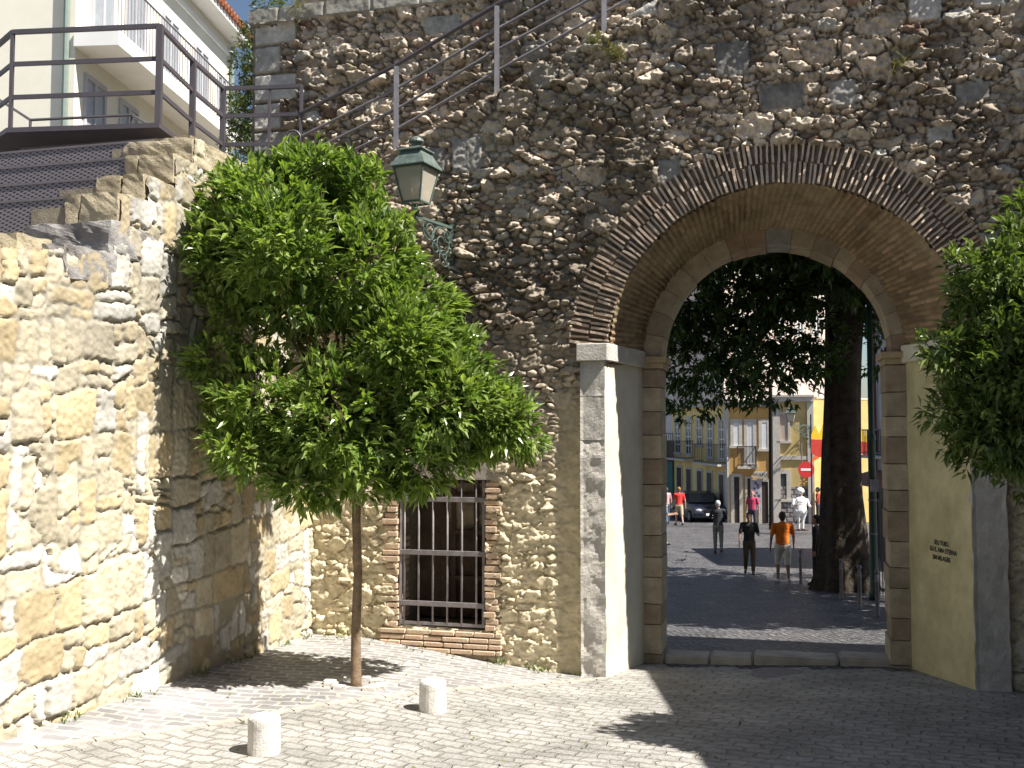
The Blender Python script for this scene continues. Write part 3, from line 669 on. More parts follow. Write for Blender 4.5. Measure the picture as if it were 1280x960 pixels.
# barred window
def window():
    s0,s1,z0,z1=WIN
    rnd=random.Random(3)
    for side in (0,1):
        bm=bmesh.new(); z=z0-.02
        while z<z1:
            h=rnd.uniform(.045,.062); l=rnd.uniform(.11,.185)
            if side==0: a,b=s0-l-.01,s0+rnd.uniform(-.022,.010)
            else: a,b=s1+rnd.uniform(-.010,.022),s1+l+.01
            d=rnd.uniform(.035,.065)
            fbox(bm,W,a,b,-.30,d,z,z+h); z+=h+rnd.uniform(.012,.022)
        bmesh.ops.bevel(bm,geom=bm.edges[:],offset=.006,segments=1,affect='EDGES')
        build('brick_jamb',bm,M['brick_red'],gate)
        bm=bmesh.new()
        if side==0: fbox(bm,W,s0-.19,s0-.012,-.93,.018,z0-.03,z1)
        else: fbox(bm,W,s1+.012,s1+.19,-.93,.018,z0-.03,z1)
        build('jamb_mortar',bm,M['mortar'],gate)
    bm=bmesh.new(); z=z0-.045
    for row in range(4):
        x=s0-.2
        lim=s1+.2 
        while x<lim:
            l=rnd.uniform(.2,.3); 
            fbox(bm,W,x,min(x+l,lim),-.3,.06+.01*row+rnd.uniform(0,.02),z-.045,z); x+=l+.012
        z-=.062
    bmesh.ops.bevel(bm,geom=bm.edges[:],offset=.006,segments=1,affect='EDGES')
    build('brick_sill',bm,M['brick_red'],gate)
    bm=bmesh.new(); fbox(bm,W,s0-.2,s1+.2,-.3,.035,z,z0-.03); build('sill_mortar',bm,M['mortar'],gate)
    bm=bmesh.new(); rock(bm,((s0+s1)/2+.02,-.05,z1+.10),(1.36,.22,.185),W,3,.008,8); build('lintel',bm,M['lintel'],gate)
    # iron grille
    g=thing('window_grille','dark iron bar grille set in the low brick framed window','grille'); 
    bm=bmesh.new()
    for (a,b) in ((W(s0+.02,.01,z0+.02),W(s0+.02,.01,z1-.0)),(W(s1-.02,.01,z0+.02),W(s1-.02,.01,z1))): bar(bm,a,b,.03,.02)
    bar(bm,W(s0,.01,z0+.02),W(s1,.01,z0+.02),.02,.035)
    build('grille_frame',bm,M['greyiron'],g)
    for i in range(6):
        bm=bmesh.new(); s=s0+.02+(s1-s0-.04)*(i+.0)/5.2+.0
        s=s0+.06+.168*i
        tube(bm,[W(s,.012,z0+.02),W(s,.012,z1+.0)],.0115,8); build('bar',bm,M['greyiron'],g,smooth=True)
    for z,ext in ((z0+.24,0),(z0+.80,.13),(z0+1.39,0)):
        bm=bmesh.new(); bar(bm,W(s0-.01,.028,z),W(s1+.0+ext,.028,z),.014,.055)
        bmesh.ops.bevel(bm,geom=bm.edges[:],offset=.003,segments=1,affect='EDGES'); build('crossbar',bm,M['greyiron'],g)
    # wooden casement deep inside
    c=thing('wooden_casement','old brown wooden casement with pale panes deep behind the bars','window')
    bm=bmesh.new(); 
    for s in (s0+.33,s0+.45,s0+.72,s1-.03): bar(bm,W(s,-.55,z0),W(s,-.55,z1),.05,.04)
    for z in (z0+.45,z0+.98,z0+1.4,z1-.03): bar(bm,W(s0+.33,-.55,z),W(s1,-.55,z),.04,.05)
    build('sash',bm,M['darkwood'],c)
    bm=bmesh.new(); fbox(bm,W,s0+.33,s1,-.60,-.58,z0+.98,z1); build('pane',bm,mat('dusty_pane',(.33,.27,.17),.6,.4,scale=6),c)
    bm=bmesh.new(); fbox(bm,W,s0,s0+.33,-.60,-.55,z0,z1); fbox(bm,W,s0+.33,s1,-.62,-.60,z0,z0+.98); build('shutter',bm,M['darkwood'],c)
    # twisted cable-like chain
window()
# kerb stones of the threshold
for i,(a,b) in enumerate(((1.50,2.02),(2.03,2.50),(2.51,3.42),(3.44,4.06))):
    bm=bmesh.new(); zz=float(gz(*W((a+b)/2,-1.2,0).xy))
    fbox(bm,W,a,b,-1.52,-1.14,zz-.1,zz+.085); bmesh.ops.bevel(bm,geom=bm.edges[:],offset=.02,segments=2,affect='EDGES')
    for v in bm.verts: v.co.z+=random.uniform(-.004,.004)
    o=build('kerb_stone',bm,M['curb']); tag(o,['leftmost short kerb stone of the gate threshold','second short kerb stone from the left on the threshold','longest kerb stone in the middle of the threshold','rightmost kerb stone of the threshold, after the open joint'][i],'kerb stone','kerb stones across the gate threshold')
p=hit(975,843); bm=bmesh.new(); lathe(bm,(p.x,p.y,float(gz(p.x,p.y))),[(.30,-.02),(.30,.006),(.26,.007),(.255,.004),(.24,.007)],28); o=build('manhole_cover',bm,M['greyiron']); tag(o,'round flat manhole cover in front of the threshold','manhole')

# ------------------------------------------------------------------ left wall
lw=thing('side_wall','sunlit cream limestone block wall with stepped top on the left','wall')
def ltop(t):
    t=np.asarray(t,float)
    return np.select([t<2.57,t<2.85,t<3.27,t<3.60,t<3.68],[2.755+0*t,2.51+0*t,2.22+0*t,1.98+0*t,1.72+0*t],np.interp(t,[3.68,4.88,7],[1.48,1.32,.6]))
def left_face():
    st=.0135
    ts=np.arange(-.02,6.6,st); zs=np.arange(-2.5,2.80,st); T,Z=np.meshgrid(ts,zs)
    tilt=Z+.05*T*0
    wt=T+.12*(fbm(T*2,Z*2,301)-.5)+.02*(fbm(T*9,Z*9,302,2)-.5); wz=tilt+.26*(fbm(T*1.1,Z*1.2,303)-.5)+.035*(fbm(T*6,Z*6,304,2)-.5)
    wt=wt+.035*(fbm(T*22,Z*22,341,2)-.5); wz=wz+.035*(fbm(T*22+9,Z*22,342,2)-.5)+.10*T
    I,J,E,DX,DY=courses(wt,wz,.335,.30,310,.24)
    I2,J2,E2,DX2,DY2=courses(wz+3.3,wt,.25,.33,350,.22)
    zn=fbm(T*1.5+4,Z*1.5,351,3); alt=zn>.52
    I=np.where(alt,I2+500,I); J=np.where(alt,J2,J); E=np.where(alt,E2,E); DX=np.where(alt,DY2,DX); DY=np.where(alt,DX2,DY)
    E=np.where(np.abs(zn-.52)<.010,E*.2,E)
    r=hsh(I,J,312); r2=hsh(I,J,313); r3=hsh(I,J,314); tx=hsh(I,J,315)-.5; ty=hsh(I,J,316)-.5
    worn=fbm(T*1.7,Z*1.7,343,3)                      # where mortar is flush the joints nearly vanish
    es=sm(.006,.019,E+.016*(fbm(T*30,Z*30,344,2)-.5))
    dep=.007+.016*sm(.42,.64,worn)
    h=es*dep*(.5+1.0*r)+sm(.0,.05,E)*.004+(tx*DX+ty*DY)*.045*es
    h=h+(fbm(T*6,Z*6,320,5)-.5)*.018+(fbm(T*34,Z*34,321,4)-.5)*.024+(fbm(T*.8,Z*.8,322)-.5)*.05
    crev=(E<.012)*sm(.50,.60,fbm(T*2.2,Z*2.2,323)); h=h-crev*.014
    a=np.array([.50,.445,.335]); b=np.array([.58,.555,.51]); c3=np.array([.49,.40,.255])
    st_=np.where((r2>.80)[...,None],b*(1+.12*r3[...,None]),np.where((r2<.30)[...,None],c3,a))*(.74+.40*r3[...,None])*(.82+.36*fbm(T*11,Z*11,361,4)[...,None])
    mort=np.array([.36,.33,.27])*(.85+.3*fbm(T*6,Z*6,324)[...,None])
    c=mort*(1-es[...,None])+st_*es[...,None]
    # grey lichen towards the top and a few stains
    g=(sm(.2,1.6,Z+1.4*(fbm(T*.9,Z*.9,325)-.5)+.15*(T-2))*sm(.42,.6,fbm(T*1.6,Z*1.6,326,5)))[...,None]
    c=c*(1-.45*g)+np.array([.22,.21,.19])*.45*g
    top=ltop(T+.02*(fbm(T*5,Z*5,327)-.5))+.05*(fbm(T*4,T*0+3,328)-.5)
    ny,nx=T.shape; idx=np.arange(nx*ny).reshape(ny,nx); ok=Z<=top
    keep=ok[:-1,:-1]&ok[1:,1:]&ok[:-1,1:]&ok[1:,:-1]
    f=np.stack([idx[:-1,:-1],idx[:-1,1:],idx[1:,1:],idx[1:,:-1]],-1)[keep]
    P=np.array(CORN)*np.array([1,1,0])+T[...,None]*np.array(N)+h[...,None]*np.array(U); P[...,2]=Z
    used=np.zeros(nx*ny,bool); used[f.ravel()]=True; mp=np.cumsum(used)-1
    build_np('stone_face',P.reshape(-1,3)[used],mp[f],M['lime'],lw,smooth=True,col=c.reshape(-1,3)[used])
    bm=bmesh.new()
    for (t0,t1,zt) in ((-.5,2.57,2.70),(2.57,2.85,2.44),(2.85,3.27,2.14),(3.27,3.60,1.9),(3.6,3.68,1.64),(3.68,4.9,1.28),(4.9,7,.6)):
        fbox(bm,L,t0,t1,-.85,-.055,-3,zt)
    build('wall_fill',bm,M['mortar'],lw)
left_face(); print("T left",_t.time()-_T0)
M['lstone']=mat('weathered_block',(.46,.40,.28),.9,.2,scale=6,bump=.7,bscale=40,hue=(.25,.21,.15),spec=.1)
M['lgrey']=mat('weathered_grey_block',(.36,.35,.34),.9,.2,scale=5,bump=.7,bscale=30,hue=(.17,.155,.15),spec=.1)
def left_steps():
    spec=[(2.57,2.755,.41,.27),(2.85,2.51,.49,.28),(3.27,2.22,.47,.26),(3.60,1.99,.50,.28)]
    for k,(t,z,wd,h) in enumerate(spec):
        # two or three stones per step, their rough faces towards the camera
        parts=[(-.0,-wd*.72),(-wd*.72-.01,-wd)] if k%2 else [(0,-wd*.45),(-wd*.45-.01,-wd)]
        for q,(e0,e1) in enumerate(parts):
            bm=bmesh.new(); rock(bm,(t-.26,(e0+e1)/2,z-h/2+.01),(.56,abs(e0-e1),h),L,k*5+q,.022,9)
            o=build('step_block',bm,M['lstone'],lw,smooth=False)
    bm=bmesh.new(); rock(bm,(3.45,-.40,1.60),(.55,.84,.28),L,31,.035,12); build('step_block',bm,M['lgrey'],lw)
    bm=bmesh.new(); rock(bm,(3.95,-.10,1.33),(.62,.24,.26),L,37,.03,10); build('coping_block',bm,M['lgrey'],lw)
    bm=bmesh.new(); rock(bm,(4.35,-.42,1.34),(.4,.5,.3),L,41,.03,9); build('coping_block',bm,M['lstone'],lw)
    bm=bmesh.new(); rock(bm,(1.3,-.35,2.62),(2.6,.75,.26),L,47,.03,16); build('coping_block',bm,M['lstone'],lw)
    bm=bmesh.new(); rock(bm,(4.9,-.3,1.20),(.8,.5,.28),L,51,.03,9); build('coping_block',bm,M['lstone'],lw)
left_steps()
# fallen stones along the foot
for i,(t,px) in enumerate(((.15,0),(.35,0))):
    pass

# ------------------------------------------------------------------ metal stair beside the left wall, landing and railings
def perforated():
    m=bpy.data.materials.new('perforated_sheet'); m.use_nodes=True; t=m.node_tree; p=t.nodes['Principled BSDF']; nd=t.nodes.new; ln=t.links.new
    tc=nd('ShaderNodeTexCoord'); mp=nd('ShaderNodeMapping'); mp.inputs['Rotation'].default_value=(0,R(65),0); mp.inputs['Scale'].default_value=(1,1,1); ln(tc.outputs['Object'],mp.inputs['Vector'])
    m2=nd('ShaderNodeMapping'); m2.inputs['Rotation'].default_value=(0,R(-65),0); ln(tc.outputs['Object'],m2.inputs['Vector']); w1=nd('ShaderNodeTexWave'); w1.wave_type='BANDS'; w1.bands_direction='X'; w1.inputs['Scale'].default_value=10.5; w1.inputs['Distortion'].default_value=0; ln(m2.outputs[0],w1.inputs['Vector'])
    w2=nd('ShaderNodeTexWave'); w2.wave_type='BANDS'; w2.bands_direction='X'; w2.inputs['Scale'].default_value=9; ln(mp.outputs[0],w2.inputs['Vector'])
    mu=nd('ShaderNodeMath'); mu.operation='MULTIPLY'; ln(w1.outputs['Fac'],mu.inputs[0]); ln(w2.outputs['Fac'],mu.inputs[1])
    mr=nd('ShaderNodeMapRange'); mr.inputs['From Min'].default_value=.22; mr.inputs['From Max'].default_value=.38; ln(mu.outputs[0],mr.inputs['Value'])
    mx=nd('ShaderNodeMix'); mx.data_type='RGBA'; mx.inputs['A'].default_value=(.22,.195,.205,1); mx.inputs['B'].default_value=(.035,.03,.035,1); ln(mr.outputs[0],mx.inputs['Factor'])
    ln(mx.outputs['Result'],p.inputs['Base Color']); p.inputs['Roughness'].default_value=.5
    return m
M['perf']=perforated()
stair=thing('metal_stair','grey perforated metal stair rising beside the stepped wall top','stair')
for (t,z0,z1,e) in ((2.57,2.51,2.755,-.41),(2.86,2.22,2.51,-.49),(3.27,1.98,2.22,-.47),(3.6,1.45,1.98,-.50)):
    bm=bmesh.new(); fbox(bm,L,t-.02,t-.005,e-3.2,e,z0-.02,z1-.01)
    build('riser',bm,M['perf'],stair)
    bm=bmesh.new(); fbox(bm,L,t-.32,t+.002,e-3.2,e,z1-.009,z1+.012); build('tread',bm,M['mesh_steel'],stair)
bm=bmesh.new()
pts=[atY(25,166,10.3),atY(195,156,10.1),atY(222,170,11.2),atY(320,190,12.6),atY(60,175,15)]
zt=atY(198,155,10.1).z
prism(bm,[(p.x,p.y) for p in (atY(8,160,10.22),atY(199,155,10.05),atY(281,185,11.95),atY(376,200,11.8),atY(330,200,14.2),atY(-150,160,14.5))],zt-.05,zt)
lan=build('landing',bm,M['steel']); tag(lan,'dark steel landing slab above the stepped wall','landing')
bm=bmesh.new(); prism(bm,[(p.x,p.y) for p in (atY(30,160,10.75),atY(196,155,10.4),atY(262,185,12.5),atY(-130,160,14.2))],zt-.8,zt-.052)
o=build('landing_beam',bm,M['mesh_steel'],lan,world=True)
rl=thing('landing_railing','dark steel railing with three bars around the landing','railing',(atY(198,155,10.1).x,10.1,zt))
P1=atY(13,160,10.26);P2=atY(198,155,10.1);P3=Vector((0,0,0));P3=atY(240,170,11.06);P4=atY(278,188,11.95);P5=atY(336,188,11.92);P6=atY(376,190,11.87);P0=atY(-120,155,13.5)
for p in (P1,P2,P3,P4,P5,P6,P0): p.z=zt
H_=1.02
for p,wd in ((P1,.035),(P2,.06),(P3,.06),(P4,.06),(P5,.03),(P6,.035)):
    bm=bmesh.new(); box(bm,p.x-wd/2,p.x+wd/2,p.y-wd/2,p.y+wd/2,zt-(.0 if wd>.05 else 0),zt+H_+.01); build('post',bm,M['steel'],rl)
for (a,b) in ((P1,P2),(P2,P3),(P3,P4),(P4,P5),(P5,P6),(P0,P1)):
    for k,hh in enumerate((H_,.68,.33)):
        bm=bmesh.new(); bar(bm,a+Vector((0,0,hh)),b+Vector((0,0,hh)),.04 if k==0 else .025,.045); build('rail',bm,M['steel'],rl)
bm=bmesh.new(); c=P6+Vector((-.09,-.03,.38)); tube(bm,[c+Vector((.09*math.cos(a),0,.09*math.sin(a))) for a in np.linspace(0,2*math.pi,20)],.012,6); build('ring',bm,M['steel'],rl)
# back railing of the landing
rb=thing('rear_railing','thin low rail seen through the landing railing','railing')
bm=bmesh.new(); q=[atY(-5,122,14.5),atY(38,150,13.2),atY(165,144,13.2),atY(185,156,12.6)]
tube(bm,q,.02,6); build('handrail',bm,M['steel'],rb)
for a in q[1:3]:
    bm=bmesh.new(); tube(bm,[a,(a.x,a.y,zt)],.018,6); build('post',bm,M['steel'],rb)
bm=bmesh.new(); q=[atY(0,95,14.8),atY(14,95,14.8)]; 
# handrail of the stair that climbs the gate wall
hr=thing('stair_handrail','weathered grey iron handrail climbing across the upper gate wall','handrail')
feet=[((376,190),None),((495,190),(495,78)),((621,117),(621,5)),((755,45),(755,-72))]
def wallpix(px,py,d=.03):
    r=ray(px,py); o=O+N*d; t=o.dot(N)/r.dot(N); return r*t
fp=[]
for i,(a,b) in enumerate(feet):
    q=wallpix(*a,d=-.04); top=q.z+1.02
    if i==0: q=P6.copy(); top=q.z+.69; fp.append((q,top)); continue
    bm=bmesh.new(); box(bm,q.x-.028,q.x+.028,q.y-.022,q.y+.022,q.z-.06,top-.02); 
    build('post',bm,M['rail'],hr); fp.append((q,top))
q=fp[-1][0]+ (fp[-1][0]-fp[-2][0]); fp.append((q,fp[-1][1]+(fp[-1][1]-fp[-2][1])))
bm=bmesh.new(); tube(bm,[Vector((q.x,q.y,t)) for q,t in fp],.024,8); build('top_rail',bm,M['steel'],hr)
for k in (.30,.55,.80):
    bm=bmesh.new(); tube(bm,[Vector((q.x,q.y,t-k*(.95))) for q,t in fp],.016,6); build('lower_rail',bm,M['rail'],hr)

# ------------------------------------------------------------------ wall lantern
def lantern(name,label,anchor,tipdir,reach,scale=1.0,height=.55,drop=.42):
    """square tapered lantern on a scrolled bracket; anchor = point on wall (top of bracket), tipdir horizontal unit"""
    t=thing(name,label,'lantern',tuple(anchor)); d=Vector(tipdir).normalized(); up=Vector((0,0,1)); s=scale
    tip=anchor+d*reach
    bm=bmesh.new(); bar(bm,anchor+Vector((0,0,.04*s)),anchor-Vector((0,0,drop+.18*s)),.045*s,.03*s); build('back_plate',bm,M['lampgreen'],t)
    bm=bmesh.new(); bar(bm,anchor,tip+Vector((0,0,.10*s*0)),.022*s,.03*s)
    # scrolls
    def spiral(c,r0,a0,a1,n=22,dr=.75):
        return [c+d*(math.cos(a0+(a1-a0)*i/n)*r0*(1-dr*i/n))+up*(math.sin(a0+(a1-a0)*i/n)*r0*(1-dr*i/n)) for i in range(n+1)]
    low=anchor-up*(drop)
    arc=[low+(tip-up*.02*s-low)*k+(-d*.10-up*.02)*reach*math.sin(math.pi*k) for k in np.linspace(0,1,12)]
    tube(bm,arc,.012*s,6)
    tube(bm,spiral(anchor+d*reach*.30-up*drop*.40,.12*s*reach/.42,0,9),.009*s,5)
    tube(bm,spiral(anchor+d*reach*.24-up*drop*.68,.08*s*reach/.42,2,11),.008*s,5)
    tube(bm,spiral(anchor+d*reach*.64-up*drop*.20,.08*s*reach/.42,1,-8),.008*s,5)
    tube(bm,spiral(anchor+d*reach*.46-up*drop*.52,.06*s*reach/.42,4,-5),.007*s,5)
    tube(bm,spiral(anchor+d*reach*.13-up*drop*.20,.05*s*reach/.42,4,12),.007*s,5)
    build('bracket',bm,M['lampgreen'],t)
    # lantern body above the tip
    c=tip+up*.03*s; xa=Vector((math.cos(R(-24)),math.sin(R(-24)),0)); ya=Vector((-xa.y,xa.x,0))
    def ringq(h,r): return [c+up*h*s+xa*(a*r*s)+ya*(b*r*s) for a,b in ((-1,-1),(1,-1),(1,1),(-1,1))]
    bm=bmesh.new(); tube(bm,[tip-up*.02*s,c+up*.10*s],.016*s,8); lathe(bm,c+up*.0*s,[(.03*s,0),(.045*s,.03*s),(.02*s,.06*s),(.03*s,.10*s)],10)
    b0,b1=ringq(.11,.105),ringq(.47,.175)
    for i in range(4):
        tube(bm,[b0[i],b1[i]],.010*s,4); bar(bm,b0[i],b0[(i+1)%4],.018*s,.018*s); bar(bm,b1[i],b1[(i+1)%4],.02*s,.02*s)
    build('frame',bm,M['lampgreen'],t)
    bm=bmesh.new(); q0,q1=ringq(.115,.100),ringq(.465,.168); v0=[bm.verts.new(p) for p in q0]; v1=[bm.verts.new(p) for p in q1]
    for i in range(4): bm.faces.new([v0[i],v0[(i+1)%4],v1[(i+1)%4],v1[i]])
    build('glass',bm,M['lampglass'],t)
    bm=bmesh.new(); q=[ringq(.475,.205),ringq(.485,.205),ringq(.64,.12),ringq(.655,.145),ringq(.67,.14),ringq(.70,.07)]; vs=[[bm.verts.new(p) for p in r_] for r_ in q]
    for a in range(len(vs)-1):
        for i in range(4): bm.faces.new([vs[a][i],vs[a][(i+1)%4],vs[a+1][(i+1)%4],vs[a+1][i]])
    bm.faces.new(vs[0][::-1]); bm.faces.new(vs[-1])
    lathe(bm,c+up*.70*s,[(.05*s,0),(.05*s,.05*s),(.085*s,.06*s),(.075*s,.09*s),(.035*s,.115*s),(.01*s,.125*s)],14)
    build('roof',bm,mat('lamp_roof',(.13,.17,.15),.55,.3,scale=20),t)
    bm=bmesh.new(); lathe(bm,c+up*.20*s,[(.02*s,0),(.025*s,.06*s),(.055*s,.10*s),(.06*s,.16*s),(.035*s,.20*s),(.01*s,.21*s)],14); build('bulb',bm,M['paint_w'],t,smooth=True)
    return t
anc=wallpix(565,300,.04)
tipt=atY(520,270,anc.y-.62); dv=(tipt-anc); reach=math.hypot(dv.x,dv.y)
anc.z=atY(565,300,anc.y).z+.0
lantern('wall_lantern','green iron lantern with frosted panes on a scrolled bracket above the orange tree',Vector((anc.x,anc.y,tipt.z)),(dv.x,dv.y,0),reach,1.0,drop=.52)

# ------------------------------------------------------------------ foliage
def leaves(name,centers,dirs,nper,ln_,wd,material,parent,seed,spread=1.0,colv=None,droop=.25):
    g=np.random.default_rng(seed); n=len(centers)
    C=np.repeat(centers,nper,0); D=np.repeat(dirs,nper,0); m=len(C)
    d=D+g.normal(size=(m,3))*spread*.62; d[:,2]-=droop*g.random(m)*.6; d/=np.linalg.norm(d,axis=1)[:,None]
    C=C+g.normal(size=(m,3))*ln_*.30
    upv=np.tile([0,0,1.],(m,1))+g.normal(size=(m,3))*.45
    sx=np.cross(d,upv); sx/=np.linalg.norm(sx,axis=1)[:,None]+1e-9; nn=np.cross(sx,d)
    l=ln_*g.uniform(.5,1.4,m)[:,None]; w_=wd*g.uniform(.75,1.25,m)[:,None]
    a=C; b=C+d*l*.45+sx*w_*.5+nn*w_*.22; c=C+d*l*.45-sx*w_*.5+nn*w_*.22; mid=C+d*l*.5; tip=C+d*l-np.array([0,0,1])*l*.12
    V=np.stack([a,b,mid,c,tip],1).reshape(-1,3); k=np.arange(m)[:,None]*5
    Fc=np.concatenate([k+np.array([[0,1,2]]),k+np.array([[1,4,2]]),k+np.array([[0,2,3]]),k+np.array([[2,4,3]])],0)
    cv=np.repeat(g.random(n),nper)*.5+g.random(m)*.5; cv=cv**1.4
    col=np.repeat(cv[:,None],3,1); col=np.repeat(col,5,0)
    return build_np(name,V,Fc,material,parent,smooth=False,col=col,nside=3)
def clumpy(P,D,seed,size,keep=.62):
    """thin the shoots into sprays with gaps between them"""
    k=vn3(P/size,seed); m=k>(1-keep)
    return P[m],D[m]
def vn3(p,k):
    a=vn(p[:,0],p[:,1]+p[:,2]*.31,k); b=vn(p[:,2]*1.13+7,p[:,0]*.4+p[:,1]*.9,k+5); c=vn(p[:,1]+3,p[:,2],k+9); v=(a+b+c)/3; r=np.argsort(np.argsort(v))/len(v); return r
def tips_in(blobs,dens,seed,inner=.35):
    g=np.random.default_rng(seed); P=[];D=[]
    for (c,r) in blobs:
        r=np.array(r); n=int(dens*4*math.pi*(np.prod(r)**(2/3)))
        v=g.normal(size=(n,3)); v/=np.linalg.norm(v,axis=1)[:,None]
        rad=np.where(g.random(n)<.72,g.uniform(.78,1.05,n),g.uniform(inner,.8,n))
        P.append(np.array(c)+v*rad[:,None]*r); D.append(v+np.array([0,0,.25]))
    return np.concatenate(P),np.concatenate(D)
def limbs(bm,base,targets,r0,seed,fork):
    rnd=random.Random(seed)
    for t in targets:
        t=Vector(t); mid=fork+(t-fork)*.5+Vector((rnd.uniform(-.1,.1),rnd.uniform(-.1,.1),.08))
        tube(bm,[fork,mid,t],[r0,r0*.6,r0*.25],6)
def orange_tree():
    b=hit(445,858); Y0=b.y
    t=thing('orange_tree','round leafy orange tree standing in the paving before the barred window','tree',tuple(b))
    top=atY(447,600,Y0)
    bm=bmesh.new(); fork=Vector((top.x,top.y,top.z+.15))
    tube(bm,[b+Vector((0,0,-.08)),b+Vector((0,0,.05)),b+Vector((-.005,0,.5)),b+Vector((.01,0,1.0)),b+Vector((-.01,0,1.5)),fork],[.062,.050,.043,.040,.040,.046],12)
    px=[(330,262,80,.0),(395,235,58,.1),(450,250,52,.0),(300,330,66,-.1),(372,345,72,-.35),(448,335,78,-.2),(505,395,72,-.1),(278,395,42,-.1),(268,452,42,-.25),(330,510,76,-.3),(318,572,55,-.1),(425,525,88,-.45),(505,478,80,-.3),(560,455,58,.0),(592,525,66,.0),(525,562,66,-.25),(440,585,58,-.35),(640,528,46,.1),(380,605,42,-.2),(662,548,30,.1),(350,220,45,.3),(420,430,60,.3),(360,400,45,.5),(480,300,60,.4),(300,250,50,.2),(275,500,45,0.0),(400,295,60,.3),(525,590,32,-.3),(262,240,26,-.1),(395,198,26,-.1),(470,215,30,-.1),(680,522,20,.1),(300,560,50,-.5),(280,520,30,-.3),(380,600,50,-.5),(500,430,60,-.5),(560,500,60,-.5),(620,520,50,-.2),(350,300,70,-.5),(270,300,40,-.3),(505,275,28,-.1)]
    blobs=[]
    for (x,y,r,dy) in px:
        c=atY(x,y,Y0+dy); rr=r/F_PX*Y0*.93; blobs.append((tuple(c),(rr,rr*.95,rr*.93)))
    # branches reach each clump
    limbs(bm,b,[x[0] for x in blobs],.020,4,fork)
    build('trunk',bm,M['bark'],t,smooth=True)
    P,D=tips_in(blobs,96,10,.45)
    # keep the see-through gap near (375,462) a little open, and stay off the walls
    q=np.array([[640+F_PX*p[0]/p[1],545-F_PX*p[2]/p[1]] for p in P])
    gap=(np.hypot((q[:,0]-370)/13,(q[:,1]-463)/17)<1)
    wl=((P-np.array(CORN))@np.array(U))>.05
    wf=((P-np.array(O))@np.array(N))>.12
    poly=[(255,208),(290,218),(330,203),(370,188),(405,180),(440,192),(472,215),(472,240),(490,262),(515,275),(510,300),(535,332),(560,355),(570,388),(598,418),(612,450),(640,478),(678,492),(690,530),(672,562),(640,568),(600,572),(575,598),(540,610),(490,612),(450,634),(400,636),(350,624),(300,598),(268,560),(266,512),(240,470),(238,438),(262,420),(246,370),(238,300),(246,240)]
    q[:,1]=480-(q[:,1]*0+[F_PX*(-p[1]*sp+p[2]*cp)/(p[1]*cp+p[2]*sp) for p in P]); ins=np.zeros(len(q),bool); q=q+12*np.stack([vn(q[:,0]/17,q[:,1]/17,401)-.5,vn(q[:,0]/17+9,q[:,1]/17,402)-.5],1)*2
    for i in range(len(poly)):
        (x1,y1),(x2,y2)=poly[i],poly[i-1]; cr=((y1>q[:,1])!=(y2>q[:,1]))&(q[:,0]<(x2-x1)*(q[:,1]-y1)/(y2-y1+1e-9)+x1); ins^=cr
    k=~gap&wl&wf&ins; P=P[k];D=D[k]; P,D=clumpy(P,D,77,.16,.70)
    leaves('crown',P,D,11,.112,.043,M['leaf'],t,11,.75,droop=.1)
    # small twigs ending in the outer clumps
    print('orange tips',len(P))
    return t,b
ot,ob=orange_tree()
# tree pit with broken rim stones
bm=bmesh.new()
for i in range(11):
    a=i/11*2*math.pi+.2; rr=.24
    if 4.2<a<5.0: continue
    rock(bm,(ob.x+rr*math.cos(a),ob.y+rr*.8*math.sin(a),float(gz(ob.x+rr*math.cos(a),ob.y+rr*.8*math.sin(a)))+.01),(.11,.08,.06),None,i,.012,3)
o=build('tree_pit_rim',bm,M['greystone']); tag(o,'low ring of rough stones around the foot of the orange tree','tree pit')
def right_tree():
    Y0=7.0; base=atY(1335,545,Y0); base.z=float(gz(base.x,base.y))
    t=thing('citrus_tree','dark citrus tree reaching into the photo from the right edge','tree',tuple(base))
    px=[(1240,345,46,0),(1285,330,60,.2),(1262,405,62,0),(1190,448,26,-.1),(1170,432,14,-.1),(1215,452,34,0),(1245,478,62,.1),(1300,470,90,.2),(1185,512,20,0),(1222,530,38,.1),(1275,540,56,.2),(1310,400,90,.2),(1262,288,16,.1),(1300,270,40,.3),(1212,568,20,.1),(1340,350,90,.3),(1380,450,120,.2),(1215,372,26,0),(1196,325,12,0),(1160,430,12,0),(1235,505,60,.3),(1230,430,50,.25),(1280,480,80,0),(1200,545,26,.1),(1240,560,34,.1),(1250,370,50,.3),(1165,515,12,0),(1265,560,45,-.1),(1290,590,40,0),(1255,520,50,-.2),(1270,450,60,-.2),(1285,380,50,-.2)]
    blobs=[]
    for (x,y,r,dy) in px:
        c=atY(x,y,Y0+dy); rr=r/F_PX*Y0; blobs.append((tuple(c),(rr,rr,rr*.95)))
    bm=bmesh.new(); fork=Vector((base.x,base.y,-.6)); tube(bm,[base+Vector((0,0,-.1)),fork],[.09,.07],10); limbs(bm,base,[x[0] for x in blobs[::3]],.018,5,fork); build('trunk',bm,M['bark'],t,smooth=True)
    P,D=tips_in(blobs,110,20); P,D=clumpy(P,D,78,.13,.85)
    leaves('crown',P,D,9,.085,.03,M['leafR'],t,21,.9)
right_tree()

